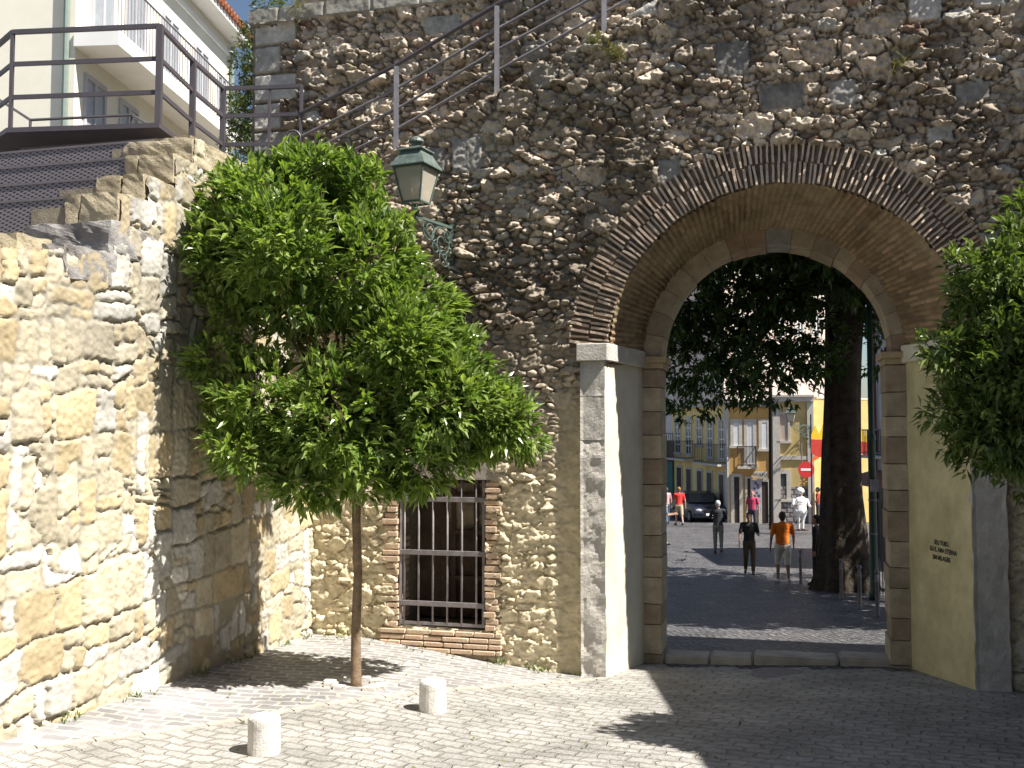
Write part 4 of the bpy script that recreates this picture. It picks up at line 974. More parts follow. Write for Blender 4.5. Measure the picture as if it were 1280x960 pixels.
# ------------------------------------------------------------------ bollards (short marble)
for i,(px,py,lb) in enumerate(((330,941,'squat white marble bollard nearest the camera'),(541,889,'squat white marble bollard farther back, right of the tree trunk'))):
    p=hit(px,py); bm=bmesh.new(); r=.115; h=.25
    prof=[(r*1.0,-.05),(r*1.0,.01),(r*.985,.1),(r*.985,h-.03),(r*.96,h-.012),(r*.88,h)]
    if i==1: prof=[(a,z*1.0) for a,z in prof]
    lathe(bm,(p.x,p.y,float(gz(p.x,p.y))),prof,28)
    for v in bm.verts: v.co+=Vector((random.uniform(-.002,.002),random.uniform(-.002,.002),random.uniform(-.003,.003)))
    o=build('bollard',bm,M['bollard'],smooth=False); tag(o,lb,'bollard','squat marble bollards on the paving')

# ------------------------------------------------------------------ building that shades the right side (outside the frame)
def right_house():
    h=thing('corner_house','plastered house closing the square on the right','house')
    a=Vector((5.60,9.72)); b=Vector((4.30,-6)); d=(b-a).normalized(); nn=Vector((d.y,-d.x)); 
    if nn.x<0: nn=-nn
    def Fr(t,e,z): q=a+d*t+nn*e; return Vector((q.x,q.y,z))
    wm=mat('ochre_house',(.20,.16,.11),.9,.15)
    bm=bmesh.new(); fbox(bm,Fr,0,15.5,0,9,-3,SHZ); build('wall',bm,wm,h)
    bm=bmesh.new(); fbox(bm,Fr,0,15.5,2.2,9,SHZ+.001,SHZ+2.9); build('sky_blocker',bm,wm,h)  # unseen set-back storey added to block sky light, clear of the shadow edge
    for t in (2.4,5.4,8.4,11.4):
        bm=bmesh.new(); fbox(bm,Fr,t-.55,t+.55,-.05,.1,-.7,1.1); w_=build('window',bm,M['trim'],h)
        bm=bmesh.new(); fbox(bm,Fr,t-.4,t+.4,-.08,.05,-.55,.95); build('shutter',bm,M['teal'],w_)
    h2=thing('sky_block_house','unseen tall house added behind the viewer to cut sky light','house',(0,-12,-1.4))  # added out of view to dim the sky light on the square
    bm=bmesh.new(); box(bm,-14,14,-20,-11,-3,9); build('wall',bm,wm,h2)
    for x in range(-12,13,3):
        for z in (0,3.2,6.2):
            bm=bmesh.new(); box(bm,x-.6,x+.6,-11.05,-10.95,z,z+1.8); w_=build('window',bm,M['trim'],h2)
            bm=bmesh.new(); box(bm,x-.45,x+.45,-11,-10.92,z+.12,z+1.68); build('shutter',bm,M['teal'],w_)
SHZ=3.72
right_house()
# cream building far left
def cream_building():
    c0=Vector((-7.09,16.0)); d=Vector((.0717,1)).normalized(); nrm=Vector((d.y,-d.x))   # faces right
    h=thing('apartment_building','cream rendered apartment building with white balconies and tiled eave','building',(c0.x,c0.y,gz0))
    def Fr(t,e,z): q=c0+d*t+nrm*e; return Vector((q.x,q.y,z))
    ez=9.15
    bm=bmesh.new(); fbox(bm,Fr,0,7.1,-9,0,-2.2,ez); build('wall',bm,M['cream'],h)
    bm=bmesh.new(); fbox(bm,Fr,-.5,7.35,-9.4,.42,ez+.002,ez+.14); build('eave',bm,M['white'],h)
    bm=bmesh.new()
    for i in range(44):
        t=-.5+i*.18
        tube(bm,[Fr(t,.50,ez+.19),Fr(t,-4.4,ez+1.9)],.085,6)
    fbox(bm,Fr,-.5,7.35,-4.4,.40,ez+.145,ez+.17)
    build('roof',bm,M['tile'],h)
    # string course
    bm=bmesh.new(); fbox(bm,Fr,0,7.1,.002,.05,ez-.35,ez-.25); build('moulding',bm,M['white'],h)
    # balcony slab along the first floor
    bm=bmesh.new(); fbox(bm,Fr,-.05,5.9,.0,.75,6.30,6.55); bs=build('balcony',bm,M['white'],h)
    bm=bmesh.new()
    for i in range(50): tube(bm,[Fr(.02+i*.119,.70,6.55),Fr(.02+i*.119,.70,7.5)],.009,4)
    tube(bm,[Fr(0,.70,7.5),Fr(5.88,.70,7.5)],.02,6); build('balustrade',bm,M['rail'],bs,world=True)
    def win(t0,t1,z0,z1):
        bm=bmesh.new()
        for (a,b,c_,e_) in ((t0,t0+.07,z0,z1),(t1-.07,t1,z0,z1),(t0+.07,t1-.07,z1-.08,z1),(t0+.07,t1-.07,z0,z0+.08),((t0+t1)/2-.04,(t0+t1)/2+.04,z0+.08,z1-.08)): fbox(bm,Fr,a,b,-.02,.035,c_,e_)
        f=build('window',bm,M['shade_w'],h); bm=bmesh.new(); fbox(bm,Fr,t0+.07,t1-.07,-.02,.012,z0+.08,z1-.08); build('pane',bm,M['glasslit'],f,world=True)
    for t0 in (.30,1.55,3.1,4.7,6.2): win(t0,t0+.75,4.55,6.0)
    for t0 in (.5,1.75,3.3,4.9): win(t0,t0+.8,6.56,8.35)
    win(6.25,6.8,6.9,8.2)
    # drain pipe at the corner and along
    bm=bmesh.new(); tube(bm,[Fr(-.06,-.12,-1),Fr(-.06,-.12,ez)],.05,8); build('drainpipe',bm,M['pipe'],h)
    bm=bmesh.new(); tube(bm,[Fr(7.0,.08,2),Fr(7.0,.08,ez-.1)],.05,8); build('drainpipe',bm,M['pipe'],h)
gz0=-2.2
cream_building()
# terrace ground beyond the left wall (keeps the sky from showing below)
bm=bmesh.new(); box(bm,-30,-3.3,13.5,26,-3.2,2.2); o=build('terrace',bm,M['mortar']); tag(o,'raised terrace ground behind the side wall',None,None,'structure')
# olive-like tree behind the wall, between building and gate wall
def bg_tree(name,label,x,Y,ys,rs,seed,mt,dens=30,ln=.11,wd=.035,trunkz=None):
    c0=atY(x,ys[0],Y); base=Vector((c0.x,Y,trunkz))
    t=thing(name,label,'tree',tuple(base)); blobs=[]
    for i,(y,r) in enumerate(zip(ys,rs)):
        c=atY(x+random.Random(seed+i).uniform(-12,12),y,Y); rr=r/F_PX*Y; blobs.append((tuple(c),(rr,rr,rr)))
    bm=bmesh.new(); tp=Vector(blobs[0][0]); tube(bm,[base,base+(tp-base)*.5,tp],[.14,.11,.05],8); build('trunk',bm,M['bark'],t,smooth=True)
    P,D=tips_in(blobs,dens,seed); leaves('crown',P,D,8,ln,wd,mt,t,seed,.9)
bg_tree('olive_tree','grey green olive tree between the cream building and the gate wall',326,16.5,[45,80,120,160,5,195,100,140],[26,30,38,38,24,40,30,36],50,M['leafol'],70,.09,.03,-2.0)

# dry tufts on the gate wall
for i,(x,y,r) in enumerate(((1128,88,.13),(745,55,.08),(770,70,.07),(372,14,.12))):
    p=wallpix(x,y,.06 if y>20 else -.4); g=np.random.default_rng(60+i); n=60
    C=np.array(p)+g.normal(size=(n,3))*r*.4; D=np.tile(np.array(N)*.5+np.array([0,0,.7]),(n,1))+g.normal(size=(n,3))*.5
    o=leaves('dry_tuft',C,D,3,.12,.008,M['dry'],None,70+i,1.0); tag(o,['large dry grass tuft rooted in the upper right of the gate wall','small dry tuft below the last handrail post','small dry tuft right of the last handrail post','tuft growing on the left end of the wall top'][i],'weed','dry tufts on the gate wall')

# ------------------------------------------------------------------ street beyond: big tree
def big_tree():
    b=hit(1060,738); Y0=b.y; t=thing('fig_tree','huge dark fig tree with thick trunk and hanging crown behind the arch','tree',tuple(b))
    bm=bmesh.new(); n=28; prof=[]
    pts=[(1060,745,42),(1059,715,34),(1056,680,27),(1053,620,23),(1052,560,22),(1053,500,21.5),(1054,440,22),(1056,380,24),(1058,300,26),(1061,200,26),(1064,60,24)]
    rings=[]
    for j,(x,y,r) in enumerate(pts):
        c=atY(x,y,Y0); rr=r/F_PX*Y0
        ring=[]
        for k in range(n):
            a=2*math.pi*k/n; f=1+.10*math.sin(a*5+j*.3)*(1.6-j*.1 if j<5 else .6)+.05*math.sin(a*9+j)
            ring.append(bm.verts.new(c+Vector((math.cos(a),math.sin(a),0))*rr*f))
        rings.append(ring)
    for j in range(len(rings)-1):
        for k in range(n): bm.faces.new([rings[j][k],rings[j][(k+1)%n],rings[j+1][(k+1)%n],rings[j+1][k]])
    fork=atY(1058,330,Y0)
    tg=[(900,400,-1.5),(880,350,1),(960,330,-1),(860,480,0),(1100,380,-1),(1130,330,1),(930,450,1.5),(1000,360,2)]
    T=[atY(x,y,Y0+d) for x,y,d in tg]
    for q in T: tube(bm,[fork-Vector((0,0,.3)),fork+(q-fork)*.5+Vector((0,0,.45)),q],[.20,.12,.04],7)
    build('trunk',bm,M['bark2'],t,smooth=True)
    px=[(870,500,30,-1),(862,455,40,0),(885,420,55,1),(850,390,50,0),(905,470,42,-1),(895,380,60,0),(930,430,55,1.5),(950,370,60,-.5),(960,450,52,0),(985,470,42,1),(1005,420,48,0),(990,350,55,.5),(1020,350,50,-1),(925,330,55,1),(870,330,60,0),(1025,450,26,-.8),(1105,360,45,1),(1110,410,35,0),(1100,455,18,-.5),(1130,330,60,.5),(830,430,40,.5),(845,505,22,-.5),(888,516,14,-1),(935,490,22,-.5),(1000,310,50,0),(960,290,60,1),(1060,300,70,-1.5),(1060,380,50,1.8)]
    blobs=[]
    for (x,y,r,dy) in px:
        c=atY(x,y,Y0+dy-1.0); rr=r/F_PX*Y0; blobs.append((tuple(c),(rr,rr*1.2,rr*.9)))
    P,D=tips_in(blobs,13,30,.2); P,D=clumpy(P,D,79,.5,.74)
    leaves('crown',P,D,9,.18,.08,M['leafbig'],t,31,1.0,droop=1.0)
    # the tall upper crown that shades everything below
    g=random.Random(9); up=[]
    for i in range(46):
        a=g.uniform(0,2*math.pi); rr=g.uniform(0,5.8); up.append(((b.x-.6+rr*math.cos(a),b.y+rr*math.sin(a)*.95,g.uniform(4.8,9.0)),(1.6,1.6,1.2)))
    for i in range(46):
        up.append((g.uniform(5.2,12.5),)*1+(g.uniform(14.5,21.5),g.uniform(3.6,8.0)))
        up[-1]=(up[-1],(1.7,1.5,1.0))
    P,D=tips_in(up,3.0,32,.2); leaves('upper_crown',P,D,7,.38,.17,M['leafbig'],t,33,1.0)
    print('big',len(P))
big_tree(); print("T big",_t.time()-_T0)

# posts
for i,(x,y,lb) in enumerate(((1097,772,'grey metal street post nearest the right inner pier'),(1075,762,'grey metal street post in the middle of the three by the fig tree'),(1052,749,'grey metal street post right at the foot of the fig trunk'),(1001,730,'grey metal street post standing apart, left of the fig tree'),(1018,732,'dark metal street post half hidden beside the dark standing person'))):
    p=hit(x,y); t=thing('street_post',lb,'post',tuple(p),group='slim metal posts along the street'); g=float(gz(p.x,p.y))
    bm=bmesh.new(); lathe(bm,(p.x,p.y,g),[(.045,-.02),(.045,.03),(.038,.05),(.036,.60),(.042,.61),(.042,.64),(.034,.65),(.032,.76)],12); build('shaft',bm,M['greyiron'] if i!=4 else M['iron'],t,smooth=True)
    bm=bmesh.new(); bmesh.ops.create_uvsphere(bm,u_segments=12,v_segments=8,radius=.046); bmesh.ops.translate(bm,verts=bm.verts[:],vec=(p.x,p.y,g+.80)); build('ball_top',bm,M['rail'],t,smooth=True)
# green lamp column
p=hit(1093,750); t=thing('lamp_column','tall dark green iron lamp column beside the fig tree','lamp post',tuple(p)); g=p.z
bm=bmesh.new(); lathe(bm,p,[(.11,-.05),(.11,.15),(.085,.2),(.075,3.3),(.09,3.32),(.09,3.4),(.06,3.45),(.055,7.0)],14); build('column',bm,mat('column_green',(.02,.06,.045),.45,.2),t,smooth=True)
bm=bmesh.new(); 
for z in (1.35,2.05): lathe(bm,p+Vector((0,0,z)),[(.08,0),(.092,.005),(.092,.03),(.08,.035)],14)
build('clamp_band',bm,M['rail'],t)
bm=bmesh.new(); box(bm,p.x-.08,p.x+.08,p.y-.17,p.y-.09,p.z+2.25,p.z+2.5); build('junction_box',bm,M['rail'],t)
# leaning dark utility pole by the orange house
p=hit(964,662); t=thing('utility_pole','slender black pole in front of the orange house','pole',tuple(p))
bm=bmesh.new(); tube(bm,[p,atY(963,478,p.y)],.10,8,r1=.085); build('shaft',bm,M['black'],t)
bm=bmesh.new(); q=atY(963,478,p.y); lathe(bm,q,[(.055,0),(.08,.02),(.07,.08),(.02,.12)],10); build('cap',bm,M['black'],t)

# ------------------------------------------------------------------ street houses
def facade_frame(P0,P1):
    """P0 left end, P1 right end (as seen), returns frame(t,e,z) with e towards the viewer"""
    a=Vector((P0.x,P0.y)); d=(Vector((P1.x,P1.y))-a); ln_=d.length; d/=ln_; n=Vector((d.y,-d.x))
    if n.dot(a)>0: n=-n
    def Fr(t,e,z): q=a+d*t+n*e; return Vector((q.x,q.y,z))
    def pix(px,py):
        r=ray(px,py); n3=Vector((n.x,n.y,0)); k=Vector((a.x,a.y,0)).dot(n3)/r.dot(n3); p=r*k
        return (Vector((p.x,p.y))-a).dot(d),p.z
    return Fr,pix,ln_
def opening(h,Fr,pix,x0,y0,x1,y1,kind,grow=.16,sur='trim',sub=True):
    """opening given in photo pixels; frame, surround and pane, muntins"""
    t0,z1=pix(x0,y0); t1,_=pix(x1,y0); _,z0=pix(x1,y1); 
    if z0>z1: z0,z1=z1,z0
    bm=bmesh.new(); g=grow
    for (a,b,c_,e_) in ((t0-g,t0,z0,z1+g),(t1,t1+g,z0,z1+g),(t0,t1,z1,z1+g)): fbox(bm,Fr,a,b,.0,.05,c_,e_)
    if kind!='door': fbox(bm,Fr,t0-g-.05,t1+g+.05,.0,.09,z0-.12,z0)
    o=build('door' if kind in('door','opendoor') else 'window',bm,M[sur],h)
    pm={'door':M['door'],'dark':M['glass'],'win':M['glass'],'shut':mat('closed_shutter',(.46,.38,.32),.7,.05),'teal':M['teal'],'french':M['glass']}[kind]
    bm=bmesh.new(); fbox(bm,Fr,t0,t1,-.05,.012,z0,z1); build({'door':'leaf_panel','shut':'shutter','teal':'shutter'}.get(kind,'pane'),bm,pm,o,world=True)
    if kind in('win','french'):
        bm=bmesh.new(); tm=(t0+t1)/2
        for (a,b) in ((t0,t0+.07),(tm-.05,tm+.05),(t1-.07,t1)): fbox(bm,Fr,a,b,.013,.035,z0,z1)
        nrow=4 if kind=='french' else 3
        for i in range(nrow+1): z=z0+(z1-z0)*i/nrow; fbox(bm,Fr,t0,t1,.014,.031,z-.03,z+.03)
        build('frame',bm,M['paint_w'],o,world=True)
    return o
def balcony(h,Fr,pix,x0,x1,yf,yt,ym=None,dep=.55,nb=12):
    t0,_=pix(x0,yf); t1,_=pix(x1,yf); tm,z0=pix((x0+x1)/2,yf); _,z1=pix((x0+x1)/2,yt)
    bm=bmesh.new(); fbox(bm,Fr,t0,t1,0,dep,z0-.10,z0); b=build('balcony',bm,M['trim'],h)
    bm=bmesh.new()
    for i in range(nb+1):
        t=t0+.04+(t1-t0-.08)*i/nb; tube(bm,[Fr(t,dep-.05,z0),Fr(t,dep-.05,z1)],.012,4)
    for i in range(4):
        for t in (t0+.04,t1-.04): tube(bm,[Fr(t,.05+i*.12,z0),Fr(t,.05+i*.12,z1)],.012,4)
    for z in (z1,z0+.08):
        bar(bm,Fr(t0,dep-.05,z),Fr(t1,dep-.05,z),.04,.04)
        for t in (t0+.04,t1-.04): bar(bm,Fr(t,0,z),Fr(t,dep-.05,z),.04,.04)
    build('balustrade',bm,M['iron'],b,world=True)
def house(name,label,P0,P1,ztop,wallm,back=7,cornice=True,base=-5,roof=True):
    Fr,pix,ln_=facade_frame(P0,P1)
    h=thing(name,label,'house',tuple(Fr(0,0,base)))
    bm=bmesh.new(); fbox(bm,Fr,0,ln_,-back,0,base,ztop); build('wall',bm,wallm,h)
    if cornice:
        bm=bmesh.new(); fbox(bm,Fr,-.02,ln_+.02,.002,.18,ztop-.22,ztop+.0); fbox(bm,Fr,-.02,ln_+.02,.002,.26,ztop+.002,ztop+.10); build('cornice',bm,M['trim'],h)
    if roof:
        bm=bmesh.new(); 
        q=[Fr(0,.3,ztop+.11),Fr(ln_,.3,ztop+.11),Fr(ln_,-back/2,ztop+1.6),Fr(0,-back/2,ztop+1.6),Fr(ln_,-back,ztop+.11),Fr(0,-back,ztop+.11)]
        v=[bm.verts.new(p) for p in q]; bm.faces.new([v[0],v[1],v[2],v[3]]); bm.faces.new([v[3],v[2],v[4],v[5]]); bm.faces.new([v[0],v[3],v[5]]); bm.faces.new([v[1],v[4],v[2]]); bm.faces.new([v[0],v[5],v[4],v[1]])
        build('roof',bm,M['tile'],h)
    return h,Fr,pix,ln_
YA=49.0
pA1=atY(912,600,YA); pA0=Vector((pA1.x-.072*12,pA1.y+12,0))
hA,FrA,pixA,lA=house('row_house','pale yellow street house with two long balconies, receding behind the parked car',pA0,pA1,atY(912,500,YA).z,M['paleyellow'],back=8,roof=False)
for x in (847.5,861,874.5,888,902.5):
    opening(hA,FrA,pixA,x-3.2,524+(x-847)*.02,x+3.2,(566 if x!=874.5 else 553)+(x-847)*.14,'french' if x!=874.5 else 'win',.14)
for x in (849.5,861.5,875,887.5,902.5): opening(hA,FrA,pixA,x-3,584+(x-849)*.17,x+3,655,'door',.14)
balcony(hA,FrA,pixA,841.5,867,573,551,nb=18); balcony(hA,FrA,pixA,878,910.5,579,555,nb=22)
bm=bmesh.new(); fbox(bm,FrA,lA-.45,lA-.02,.002,.10,-5,atY(912,500,YA).z-.24); build('pilaster',bm,M['trim'],hA)
pB0=atY(912.5,600,YA); pB1=atY(966,600,48.6)
hB,FrB,pixB,lB=house('row_house','narrow orange street house with one short iron balcony and open shop front',pB0,pB1,atY(935,502,48).z,M['orange'],back=8,roof=False)
opening(hB,FrB,pixB,917,528,923.3,557,'win'); opening(hB,FrB,pixB,934,528,941,580,'french'); opening(hB,FrB,pixB,952.3,528,958.7,561,'win')
balcony(hB,FrB,pixB,921.5,946,583,558,dep=.6,nb=16)
opening(hB,FrB,pixB,917.5,596,924,662,'door'); opening(hB,FrB,pixB,934,598,938,655,'door',.1); opening(hB,FrB,pixB,952,602,960,655,'door')
bm=bmesh.new(); t0,z1=pixB(940.5,600); t1,z0=pixB(951,638); fbox(bm,FrB,t0,t1,.0,.06,z0,z1)
def panelmat():
    m=bpy.data.materials.new('souvenir_panel'); m.use_nodes=True; t=m.node_tree; p=t.nodes['Principled BSDF']; v=t.nodes.new('ShaderNodeTexVoronoi'); v.inputs['Scale'].default_value=5
    tc=t.nodes.new('ShaderNodeTexCoord'); t.links.new(tc.outputs['Object'],v.inputs['Vector']); mx=t.nodes.new('ShaderNodeMix'); mx.data_type='RGBA'; mx.inputs['A'].default_value=(.06,.06,.10,1); mx.inputs['B'].default_value=(.45,.42,.5,1)
    r_=t.nodes.new('ShaderNodeMapRange'); r_.inputs['From Min'].default_value=.25; r_.inputs['From Max'].default_value=.5; t.links.new(v.outputs['Distance'],r_.inputs['Value']); t.links.new(r_.outputs[0],mx.inputs['Factor']); t.links.new(mx.outputs['Result'],p.inputs['Base Color']); return m
o=build('display_panel',bm,panelmat()); tag(o,'dark patterned display panel hung beside the shop door','display')
bm=bmesh.new(); t0,z1=pixB(941,589); t1,z0=pixB(959,597); fbox(bm,FrB,t0,t1,.1,.16,z0,z1); o=build('shop_sign',bm,M['trim']); tag(o,'small pale sign board above the shop front','sign')
cu=bpy.data.curves.new('t','FONT'); cu.body='MUSEU'; cu.size=.2; cu.align_x='CENTER'; me=evaluated_mesh(bpy.data.objects.new('t',cu))
dB=(FrB(1,0,0)-FrB(0,0,0)); nB=(FrB(0,1,0)-FrB(0,0,0)); me.transform(Matrix.Translation(FrB((t0+t1)/2,.168,(z0+z1)/2-.07))@Matrix(((dB.x,0,nB.x,0),(dB.y,0,nB.y,0),(0,1,0,0),(0,0,0,1)))); me.materials.append(M['black'])
lt=bpy.data.objects.new('lettering',me); link(lt,o)
pC0=atY(966.3,600,48.6); pC1=atY(1018,600,48.2)
hC,FrC,pixC,lC=house('row_house','plain yellow street house on the corner with a closed shutter upstairs',pC0,pC1,atY(990,496,48).z,M['yellow'],back=9,roof=False)
opening(hC,FrC,pixC,974.5,518,984.5,551,'shut',.12); opening(hC,FrC,pixC,973.5,592,983,624,'dark',.2)
bm=bmesh.new(); _,zz=pixC(990,572); fbox(bm,FrC,.0,lC,.002,.07,zz-.1,zz+.08); build('string_course',bm,M['trim'],hC)
bm=bmesh.new(); _,zz=pixC(990,608); fbox(bm,FrC,.0,lC,-.02,.025,-5,zz); 
m_=sett_mat('azulejo_base',(.42,.38,.36),(.22,.19,.19),(.12,.11,.11),.30,.22,0,msize=.05,bump=.6)
mp_=[n for n in m_.node_tree.nodes if n.type=='MAPPING'][0]; mp_.inputs['Rotation'].default_value=(R(90),0,0)
build('stone_base',bm,m_,hC)
bm=bmesh.new(); fbox(bm,FrC,.0,.35,.026,.09,-5,atY(990,496,48).z-.24); fbox(bm,FrC,lC-.3,lC,.026,.09,-5,atY(990,496,48).z-.24); build('pilaster',bm,M['trim'],hC)
anc=FrC(lC-.12,.09,atY(1015,533,48.2).z); tp=atY(988.5,532,47.6); dv=Vector((tp.x-anc.x,tp.y-anc.y,0))
lantern('house_lantern','pale street lantern on a scrolled arm at the corner of the yellow house',Vector((anc.x,anc.y,tp.z)),dv,dv.length,1.15,drop=.75)
# no-entry sign
p=atY(1008,587,47); t=thing('no_entry_sign','round red no entry sign on the corner of the yellow house','sign',tuple(p))
bm=bmesh.new(); tube(bm,[p+Vector((0,.03,0)),p+Vector((0,0.0,0))],.38,28); build('disc',bm,mat('sign_red',(.55,.03,.03),.45,.05),t)
bm=bmesh.new(); box(bm,p.x-.26,p.x+.26,p.y-.008,p.y-.003,p.z-.055,p.z+.055); build('white_bar',bm,M['paint_w'],t)
bm=bmesh.new(); tube(bm,[p+Vector((0,.03,0)),p+Vector((.12,1.0,0))],.03,6); tube(bm,[p+Vector((-.2,.05,1.25)),p+Vector((-.2,.05,-.3)),],.025,6); build('arm',bm,M['greyiron'],t)
p2=atY(1018,570,44.6); bm=bmesh.new(); v=[Vector((.25,0,.4)),Vector((.2,0,-.1)),Vector((-.25,0,-.35))]
hexq=[bm.verts.new(p2+a+Vector((0,b,0))) for b in (0,.02) for a in v]; bm.faces.new(hexq[:3]); bm.faces.new(hexq[3:][::-1]); 
for i in range(3): bm.faces.new([hexq[i],hexq[(i+1)%3],hexq[3+(i+1)%3],hexq[3+i]])
o=build('orange_pennant',bm,mat('pennant_orange',(.8,.16,.04),.7,.1)); tag(o,'small orange pennant above the round sign','pennant')
bm=bmesh.new(); p3=atY(1004,602,44.7)
for k in range(5): 
    a=k/5*2*math.pi; v=[bm.verts.new(p3+Vector((.22*math.cos(a+q)*f,-.02,.16*math.sin(a+q)*f))) for q,f in ((0,1),(.35,.45),(-.35,.45))]; bm.faces.new(v)
rr=bmesh.ops.extrude_face_region(bm,geom=bm.faces[:]); bmesh.ops.translate(bm,verts=[v for v in rr['geom'] if isinstance(v,bmesh.types.BMVert)],vec=(0,.03,0))
o=build('paper_rosette',bm,mat('rosette_yellow',(.75,.38,.04),.7,.1)); tag(o,'small orange yellow paper rosette under the round sign','decoration')
# festival banner: yellow pointed crown above a red band
def banner():
    Y=41.0; t=thing('festival_banner','yellow and red pointed festival banner hung across behind the fig trunk','banner',tuple(atY(1055,570,Y)))
    xs=np.linspace(1014,1092,17); bm=bmesh.new(); top=[];mid=[]
    for i,x in enumerate(xs): top.append(atY(x,545-(14 if i%2 else 2)+(0 if x<1060 else (x-1060)*.2),Y)); mid.append(atY(x,549+(0 if x<1060 else (x-1060)*.15),Y))
    for i in range(len(xs)-1):
        a,b,c_,d_=mid[i],mid[i+1],top[i+1],top[i]; hexa(bm,[a+Vector((0,.03,0)),b+Vector((0,.03,0)),b,a,d_+Vector((0,.03,0)),c_+Vector((0,.03,0)),c_,d_])
    build('yellow_crown',bm,mat('banner_yellow',(.85,.55,.02),.7,.05),t)
    bm=bmesh.new(); 
    for i in range(len(xs)-1):
        a,b=mid[i]-Vector((0,0,.008)),mid[i+1]-Vector((0,0,.008)); c_=atY(xs[i+1],569+3*math.sin(i),Y); d_=atY(xs[i],569+3*math.sin(i-1),Y); hexa(bm,[d_+Vector((0,.03,0)),c_+Vector((0,.03,0)),c_,d_,a+Vector((0,.03,0)),b+Vector((0,.03,0)),b,a])
    build('red_band',bm,mat('banner_red',(.62,.05,.03),.7,.1),t)
    bm=bmesh.new(); 
    for x in (1014,1092): q=atY(x,530,Y); tube(bm,[q+Vector((0,.05,.4)),Vector((q.x,Y+.05,float(gz(q.x,Y))))],.03,6)
    build('pole',bm,M['iron'],t)
banner()
# bright house behind the fig trunk
pE0=atY(1018.5,600,58); pE1=atY(1120,600,62)
hE,FrE,pixE,lE=house('corner_house','bright sunlit pale yellow house seen in the gaps beside the fig trunk',pE0,pE1,atY(1050,499,59).z,mat('bright_yellow_render',(.74,.62,.34),.85,.05),back=8,roof=False)
opening(hE,FrE,pixE,1072,515,1079,535,'shut'); opening(hE,FrE,pixE,1024,590,1031,612,'teal')
# tall pink and white house behind
pF0=atY(905,500,71); pF1=atY(1035,500,73)
hF,FrF,pixF,lF=house('tall_house','tall pink rendered house far behind, seen through gaps in the fig crown',pF0,pF1,atY(980,318,72).z,M['pink'],back=9,base=-6)
for x in (925,950,975,1000,1020):
    for y in (345,395,440): opening(hF,FrF,pixF,x-4,y,x+4,y+26,'win',.2)
pG0=atY(770,500,79); pG1=atY(902,500,80)
hG,FrG,pixG,lG=house('tall_house','white house at the far end of the street, left of the pink one',pG0,pG1,atY(850,395,80).z,M['white'],back=9,base=-6)
for x in (828,850,872,892):
    for y in (430,480): opening(hG,FrG,pixG,x-4,y,x+4,y+22,'win',.2)
# old garden wall closing the street on the left
pH0=atY(770,600,63); pH1=atY(842,600,60.5)
FrH,pixH,lH=facade_frame(pH0,pH1); h=thing('garden_wall','brown old wall at the end of the street with a dark gate','wall',tuple(FrH(0,0,-5)))
_,zt_=pixH(835,551); bm=bmesh.new(); fbox(bm,FrH,0,lH,-.5,0,-5.2,zt_); build('masonry',bm,M['graystone2'],h)
bm=bmesh.new(); t0,z1=pixH(835,577); t1,_=pixH(841,577); fbox(bm,FrH,t0,t1,0,.06,-5,z1); build('gate',bm,M['teal'],h)
bm=bmesh.new()
for i in range(30): t=lH*i/29; tube(bm,[FrH(t,-.2,zt_),FrH(t,-.2,zt_+.45)],.015,4)
tube(bm,[FrH(0,-.2,zt_+.45),FrH(lH,-.2,zt_+.45)],.02,4); build('railing',bm,M['iron'],h)
# grey house on the right side of the street, in shade
pD0=atY(1094,600,33); pD1=atY(1175,600,27.5)
hD,FrD,pixD,lD=house('shaded_house','grey white house on the right of the street with teal shutter and railed balcony',pD0,pD1,atY(1120,380,31).z,M['shade_w'],back=6)
opening(hD,FrD,pixD,1109,487,1121,566,'teal',.1); balcony(hD,FrD,pixD,1096,1150,570,537,dep=.5,nb=26)
bm=bmesh.new(); t0,z1=pixD(1097,596); tube(bm,[FrD(.35,.08,-3.9),FrD(.35,.08,atY(1120,380,31).z)],.05,6); build('drainpipe',bm,mat('rust_pipe',(.22,.08,.06),.6,.1),hD)
bm=bmesh.new(); a0=FrD(0,0,z1); 
_,zc=pixD(1105,588); v=[FrD(.1,.05,zc),FrD(lD,.05,zc),FrD(lD,1.3,zc-.35),FrD(.1,1.3,zc-.35)]
hexa(bm,[p-Vector((0,0,.04)) for p in v]+v); build('awning',bm,mat('awning_red',(.28,.09,.06),.8,.2),hD)
bm=bmesh.new(); fbox(bm,FrD,.1,lD,.0,.05,-5,zc-.5); build('shop_front',bm,M['door'],hD)
# iron fence at right and small plate
t=thing('iron_fence','dark iron fence between the lamp column and the inner pier','fence'); a=hit(1100,745); b=hit(1150,752); bm=bmesh.new()
for i in range(13):
    q=a+(b-a)*i/12; tube(bm,[q,q+Vector((0,0,2.1))],.014,5)
build('bars',bm,M['iron'],t); bm=bmesh.new()
for z in (.15,1.1,2.0): bar(bm,a+Vector((0,0,z)),b+Vector((0,0,z)),.03,.04)
build('rails',bm,M['iron'],t)
p=atY(1112,603,a.y-.1); bm=bmesh.new(); box(bm,p.x-.09,p.x+.09,p.y-.01,p.y+.01,p.z-.06,p.z+.06); o=build('small_plate',bm,mat('plate_orange',(.6,.33,.15),.6,.1)); tag(o,'small orange plate fixed on the iron fence','plate')

